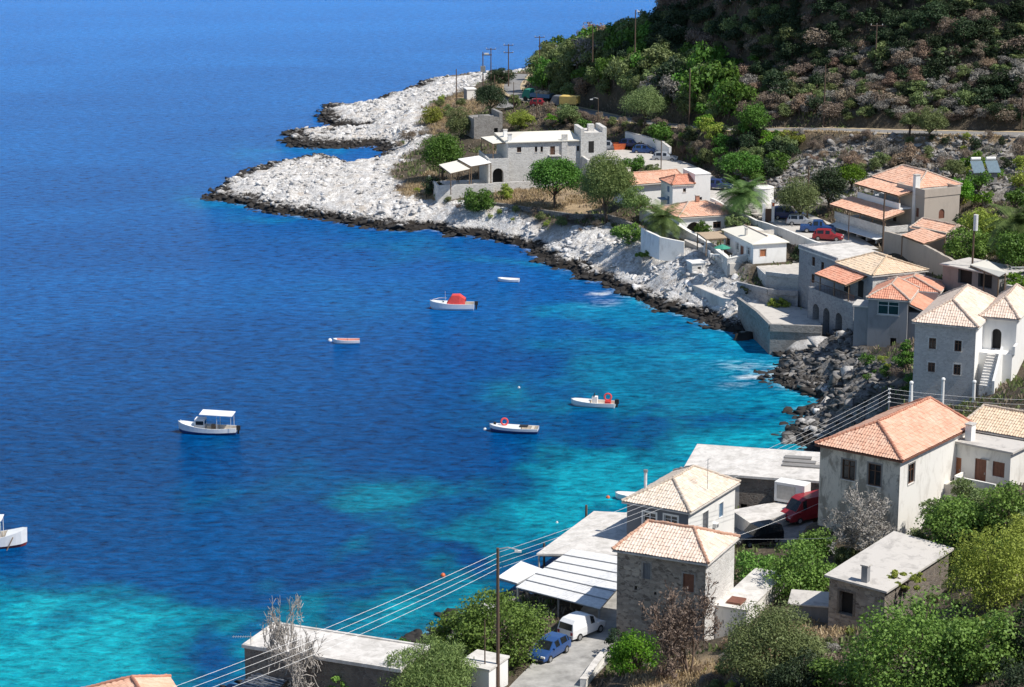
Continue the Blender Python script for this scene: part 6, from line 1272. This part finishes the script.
    for sy in (1, -1): m = MB(); m.box(st[6][0]+.25, sy*(Wc/2+.02)-.08, .93, st[6][0]+.38, sy*(Wc/2+.02)+.08, 1.05); m.build('mirror', paint, t)
    return t
car('parked_car', 'bright blue estate car parked at the lane edge under the fig tree', 549, 656, 238, 'bluecar', 'hatch', z=2.75)
car('small_van', 'white small delivery van behind the blue car', 582, 634, 48, 'whitecar', 'van', z=2.65, cat='van')
car('parked_car', 'black off-roader in the shaded yard beside the raised terrace', 757, 543, 208, 'blackcar', 'suv', z=2.9)
car('red_van', 'red delivery van parked by the corner of the old mansion', 806, 519, 212, 'redcar', 'bigvan', z=3.0, cat='van')
GP = 'cars in the car park above the cottage'
car('parked_car', 'navy blue car farthest left under the pale olive tree', 788, 219, 350, 'navy', 'suv', z=7.95, group=GP)
car('parked_car', 'silver-grey car between two blue cars in the car park', 801, 225, 352, 'silver', 'hatch', z=7.9, group=GP)
car('pickup_truck', 'blue pickup truck nearest the villa in the car park', 818, 232, 350, 'bluecar', 'pickup', z=7.9, group=GP, cat='pickup truck')
car('parked_car', 'dark red car half hidden at the end of the car park', 828, 240, 345, 'redcar', 'hatch', z=7.85, group=GP)
car('parked_car', 'dark blue car in the tree shade behind the white cube house', 719, 189, 340, 'navy', 'hatch', z=8.1, group=GP)
GQ = 'cars parked by the curved white wall'
car('parked_car', 'pale blue car nearest the end of the curved white wall', 665, 161, 350, 'silver', 'hatch', z=8.1, group=GQ)
car('parked_car', 'mid-blue car against the middle of the curved white wall', 645, 153.5, 345, 'bluecar', 'hatch', z=7.9, group=GQ)
car('parked_car', 'dark blue car at the far end of the curved white wall', 631, 147.5, 345, 'navy', 'hatch', z=7.8, group=GQ)
car('parked_car', 'light blue car beside the mansion tower', 609, 151, 355, 'silver', 'suv', z=7.2, group=GQ)
car('parked_car', 'red car behind the flatbed truck on the headland road', 541, 106.5, 345, 'redcar', 'hatch', z=8.2)
def truck(label, x, y, heading, z, boxc, cabc, hb, Lb=4.2, cargo=None):
    g = at(x, y, z); t = thing('truck', label, 'truck', g, math.radians(heading)); m = MB(); m.box(-Lb+.6, -.5, .55, 2.4, .5, .8); m.build('chassis', 'black', t)
    m = MB(); m.box(-Lb+.6, -1.15, .9, .75, 1.15, .9+hb); b_ = m.build('cargo_box', boxc, t)
    if cargo: c_ = MB(); [c_.sphere((x_, y_, 1.0+hb), .55, 8, 6, .8) for x_ in (-2.6, -1.6, -.5) for y_ in (-.5, .5)]; c_.build('load', cargo, b_)
    m = MB(); m.add([(.85,-1.05,.6),(2.6,-1.05,.6),(2.6,1.05,.6),(.85,1.05,.6),(.85,-1.0,2.25),(2.05,-1.0,2.25),(2.05,1.0,2.25),(.85,1.0,2.25),(2.5,-1.05,1.35),(2.5,1.05,1.35)], [[0,3,7,4],[4,7,6,5],[5,6,9,8],[8,9,2,1],[0,4,5,8,1],[3,2,9,6,7]]); c_ = m.build('cab', cabc, t)
    m = MB(); m.poly((2.08,-.9,2.2),(2.08,.9,2.2),(2.5,.95,1.42),(2.5,-.95,1.42)); m.build('windscreen', 'glass', c_)
    for xx in (-Lb+1.6, 1.8):
        for sy in (1, -1): m = MB(); m.tube([(xx, sy*.8, .45), (xx, sy*1.1, .45)], .45, n=14); m.build('wheel', 'black', t)
truck('yellow box truck parked on the road above the mansion', 565, 108, 160, 9.2, 'yellow', 'shut_g', 1.4, Lb=3.2)
truck('flatbed truck with pale load and turquoise cab beside the roadside trees', 536, 101, 150, 8.0, 'shut_blue', 'green_p', .7, cargo='reed')
g = at(619, 150, 7.5); t = thing('builders_skip', 'orange metal skip beside the mansion tower', 'skip', g, .1); m = MB(); m.add([(-.8,-.6,0),(.8,-.6,0),(.8,.6,0),(-.8,.6,0),(-1.1,-.8,1.2),(1.1,-.8,1.2),(1.1,.8,1.2),(-1.1,.8,1.2)], [[0,3,2,1],[0,1,5,4],[1,2,6,5],[2,3,7,6],[3,0,4,7]]); m.build('bin', 'orange', t); m = MB(); m.poly((-1.0,-.7,1.0),(1.0,-.7,1.0),(1.0,.7,1.0),(-1.0,.7,1.0)); m.build('rubble', 'wood', t)
g = at(511, 664, 2.8); t = thing('scooter', 'dark scooter leaning under the fig tree beside the lane', 'scooter', g, math.radians(250))
for xx in (-.6, .6): m = MB(); m.tube([(xx,-.05,.25),(xx,.05,.25)], .25, n=14); m.build('wheel', 'black', t)
m = MB(); m.box(-.75,-.17,.4,-.05,.17,.72); m.box(-.1,-.14,.28,.45,.14,.36); m.build('body', 'blackcar', t); m = MB(); m.box(-.7,-.14,.72,-.05,.14,.8); m.build('seat', 'black', t); m = MB(); m.tube([(.62,0,.3),(.42,0,1.0)], .05, n=6); m.tube([(.42,-.3,1.02),(.42,.3,1.02)], .025, n=5); m.build('handlebar', 'metal', t)
# ------------------------------------------------------------------ parasol, furniture
g = at(722, 262, 6.2); t = thing('parasol', 'green parasol on the cottage terrace', 'parasol', g); m = MB(); K = 8; m.add([(0,0,2.45)]+[(1.15*math.cos(i*.7854), 1.15*math.sin(i*.7854), 1.95) for i in range(K)], [[0, 1+i, 1+(i+1) % K] for i in range(K)]); m.build('canopy', 'green_p', t); m = MB(); m.tube([(0,0,0),(0,0,2.5)], .03, n=6); m.build('pole', 'metal_w', t)
def chair():
    t = thing('garden_chair', 'white plastic garden chair on the cottage terrace', 'chair', (0,0,0), 0, 'white chairs on the cottage terrace'); m = MB(); m.box(-.25,-.25,.42,.25,.25,.46); m.build('seat', 'white', t); m = MB(); m.obox((0,.26,.7),(.5,.04,.52), rx=-.15); m.build('backrest', 'white', t)
    for a in (-.22,.22):
        for b in (-.22,.22): m = MB(); m.box(a-.025,b-.025,0,a+.025,b+.025,.42); m.build('leg', 'white', t)
    return t
ch = chair()
for i, (x, y, r) in enumerate(((706,253,.4),(711,257,2.0),(724,258,.9),(733,259,3.6),(737,256,2.6),(728,262,4.4),(704,249,5.2))): o = ch if i == 0 else copytree(ch); o.location = at(x, y, 6.17); o.rotation_euler.z = r
canopy('reed_pergola', 'brown reed pergola on the cottage terrace', 'pergola', [(697,232.5),(706,239),(727,237.5),(721,231)], 8.5, 'reed', (0, 1, 2, 3), zg=6.15)
g = at(716, 260, 6.2); t = thing('terrace_table', 'small white table under the parasol', 'table', g); m = MB(); m.tube([(0,0,.7),(0,0,.74)], .5, n=16); m.build('top', 'white', t); m = MB(); m.tube([(0,0,0),(0,0,.7)], .05, n=6); m.build('leg', 'white', t)
GT2 = 'tables and chairs in the tavern shade'
for i, (x, y) in enumerate(((536,600),(556,604),(548,592),(580,600))):
    g = at(x, y, 2.0); t = thing('tavern_table', 'wooden table in the shade of the corrugated tavern roof', 'table', (g.x, g.y, ground_z(g.x, g.y)), .4, 'tavern tables'); m = MB(); m.box(-.6,-.4,.72,.6,.4,.77); m.build('top', 'shut_blue', t)
    for a in (-.5,.5):
        for b in (-.32,.32): m = MB(); m.box(a-.03,b-.03,0,a+.03,b+.03,.72); m.build('leg', 'wood', t)
# ------------------------------------------------------------------ poles and wires
def pole(label, x, ybase, ytop, arms=1, r=.13, z=None, name='utility_pole', cat='utility pole', group=None, armw=1.0, lamp=None, trafo=False):
    g = at(x, ybase, z) if z is not None else ground(x, ybase); top = zrow(g.x, g.y, ytop); t = thing(name, label, cat, g, 0, group); h = top-g.z
    m = MB(); m.tube([(0,0,-.4),(0,0,h)], r, r*.7, 8); m.build('shaft', 'pole', t)
    for k in range(arms):
        z_ = h-.25-k*1.5; m = MB(); m.box(-armw,-.06,z_-.06,armw,.06,z_+.06); a_ = m.build('crossarm', 'pole', t); m = MB()
        for x_ in (-armw*.9, 0, armw*.9): m.tube([(x_,0,z_+.06),(x_,0,z_+.3)], .05, n=6)
        m.build('insulators', 'metal_w', a_)
    if trafo: m = MB(); m.box(-.5,-.4,h*.45,.5,.4,h*.45+1.2); m.build('transformer', 'metal', t)
    if lamp:
        m = MB(); m.tube([(0,0,h-.1),(lamp*.5,0,h+.05),(lamp,0,h-.15)], .05, n=6); m.build('lamp_arm', 'metal', t); m = MB(); m.obox((lamp,0,h-.25),(.5,.2,.14)); m.build('lamp_head', 'metal_w', t)
    return t, Vector((g.x, g.y, top))
G1 = 'poles on the headland'
pole('bare pole standing alone on the white headland', 456.5, 103, 69, 0, group=G1); _, A1 = pole('left leg pole of the transformer frame', 483, 88, 52, 0, group=G1, trafo=True, z=6); _, A2 = pole('right transformer pole with a crossarm', 491, 88, 48, 1, group=G1, z=6)
t = thing('transformer_crossbeam', 'crossbeam joining the two transformer poles', 'crossbeam', A1-Vector((0,0,.6))); m = MB(); m.box(-.2,-.08,-.1,(A2-A1).x+.2,.08,.1); m.build('beam', 'pole', t); m = MB(); m.box(.3,-.15,.1,1.2,.15,.4); m.build('insulators', 'metal_w', t)
pole('short pole right of the transformer frame', 494.5, 92, 75, 0, group=G1); pole('tall pole with two crossarms beside the headland road', 508.5, 87, 44, 2, group=G1); pole('pole rising behind the roadside trees', 539.5, 70, 36, 1, group=G1, z=12)
pole('thin pole beside the road fork', 513.7, 114, 82, 0, .08, group=G1); pole('thin pole between the mansion roof and the truck', 536.5, 118, 92, 0, .08, group=G1)
G2 = 'poles on the hillside'
pole('pole at the hill crest against the sea', 592.5, 60, 24, 1, group=G2, z=18); pole('pole with insulators on the hill crest', 635, 50, 10, 0, group=G2, lamp=.5, z=23); pole('street lamp pole behind the mansion', 598, 127, 98, 0, .08, group=G2, lamp=-1.2, name='street_lamp', cat='street lamp')
pole('tall plain pole beside the upper road left of the olive tree', 689, 127, 68, 0, group=G2); pole('pole with crossarm in the dark top slope', 735, 18, 0, 1, group=G2); pole('plain pole at the upper road above the scree', 823.5, 128, 65, 0, group=G2); pole('pole with three insulators on the scrub slope', 875, 74, 24, 1, group=G2); pole('pole at the right edge of the upper road', 1021, 131, 95, 0, group=G2)
G3 = 'poles in the village'
pole('tall dark pole at the edge of the car park', 807, 224, 167, 0, group=G3); pole('pole by the curved white wall', 661, 170, 140, 0, .09, group=G3); pole('short pole in front of the villa terrace', 848, 247, 212, 0, .08, group=G3)
pole('dark street lamp pole in front of the villa', 882, 262, 193, 0, .13, group=G3, lamp=-1.0, z=8, name='street_lamp', cat='street lamp'); pole('dark pole carrying a white box beside the bar', 971, 292, 213, 0, .14, group=G3, z=9.4); c = at(971, 292, 9.4)
t = thing('pole_box', 'white tubular box on top of the pole beside the bar', 'box', (c.x+.1, c.y-.3, zrow(c.x, c.y, 230))); m = MB(); m.tube([(0,0,0),(0,0,1.9)], .28, n=10); m.build('body', 'metal_w', t); m = MB(); m.tube([(-.1,.25,.4),(0,0,.4)], .05, n=5); m.build('bracket', 'metal', t)
pole('thin pole rising from the rocks behind the orange roof', 875.5, 422, 388, 0, .06, group=G3, z=2)
_, PA = pole('tall brown utility pole with bracket arm beside the lane', 498, 692, 548, 0, .15, group=G3, z=3.0, lamp=1.5); pole('thin grey post in front of the fig tree', 485, 692, 620, 0, .06, group=G3, z=3.0, name='post', cat='post'); pole('dark mooring post behind the quay roof', 586, 545, 505, 0, .14, z=1.0, name='post', cat='post', group=G3); pole('brown post with float beside the white awning', 544, 575, 543, 0, .12, z=1.0, name='post', cat='post', group=G3)
# insulator rack on the mansion corner and the wires
c0 = at(889, 405, 11.0); t = thing('insulator_rack', 'upright rack of white insulators above the mansion ridge', 'insulator rack', (c0.x, c0.y, 8.0)); hR = zrow(c0.x, c0.y, 388)-8.0; m = MB(); m.tube([(0,0,-3),(0,0,hR)], .07, n=6); m.build('shaft', 'metal', t)
for k in range(4): m = MB(); m.tube([(-.12,0,hR-.1-k*.42),(.12,0,hR-.1-k*.42)], .09, n=8); m.build('insulator', 'metal_w', t)
def wire(label, A, B, sag, r=.011, group='power lines over the bay'):
    m = MB(); n = 28; m.tube([A.lerp(B, i/n)-Vector((0,0,sag*4*(i/n)*(1-i/n)))-A for i in range(n+1)], r, n=4); o = m.build('power_line', 'wire', None, loc=A); props(o, label, 'power line', group)
zt = PA.z; left = [at(165, 690, 9.6), at(185, 690, 9.3), at(205, 690, 9.0), at(225, 690, 8.7)]
for k in range(4):
    P1 = Vector((PA.x, PA.y, zt-.35-k*.42)); R1 = Vector((c0.x, c0.y, 8.0+hR-.1-k*.42))
    wire('one of the parallel wires running from the lane pole to the bottom left', left[k], P1, .35); wire('one of the parallel wires from the lane pole up to the insulator rack', P1, R1, .9)
    wire('one of the short wires from the insulator rack to the right edge', R1, at(1080, 400+k*5, 12.0), .35)
wire('lower stray wire across the yard in front of the black off-roader', at(730, 539, 5.5), at(1060, 520, 13), .5); wire('thin wire from the waterfront house past the red van', at(731, 538, 5.6), at(826, 500, 7.5), .15)
c = at(250, 660, 2.0); t = thing('tv_antenna', 'small television antenna at the corner of the quay store roof', 'antenna', at(251, 646, 5.8)); m = MB(); m.tube([(0,0,-.2),(0,0,1.1)], .025, n=5); m.build('mast', 'metal', t); m = MB(); m.tube([(-1.4,0,.75),(.1,0,.75)], .02, n=4); [m.tube([(x_,-.25,.75),(x_,.25,.75)], .012, n=4) for x_ in np.arange(-1.3, 0, .18)]; m.build('elements', 'metal', t)
t = thing('roof_antenna', 'white rectangular antenna frame above the bar awning at the right edge', 'antenna', at(1010, 292, 10.2)); m = MB(); q = [(0,0,0),(0,0,3.0),(1.6,0,3.0)]; m.tube(q, .05, n=5); m.tube([(0,0,2.0),(1.4,0,2.0)], .04, n=5); m.build('frame', 'metal_w', t)
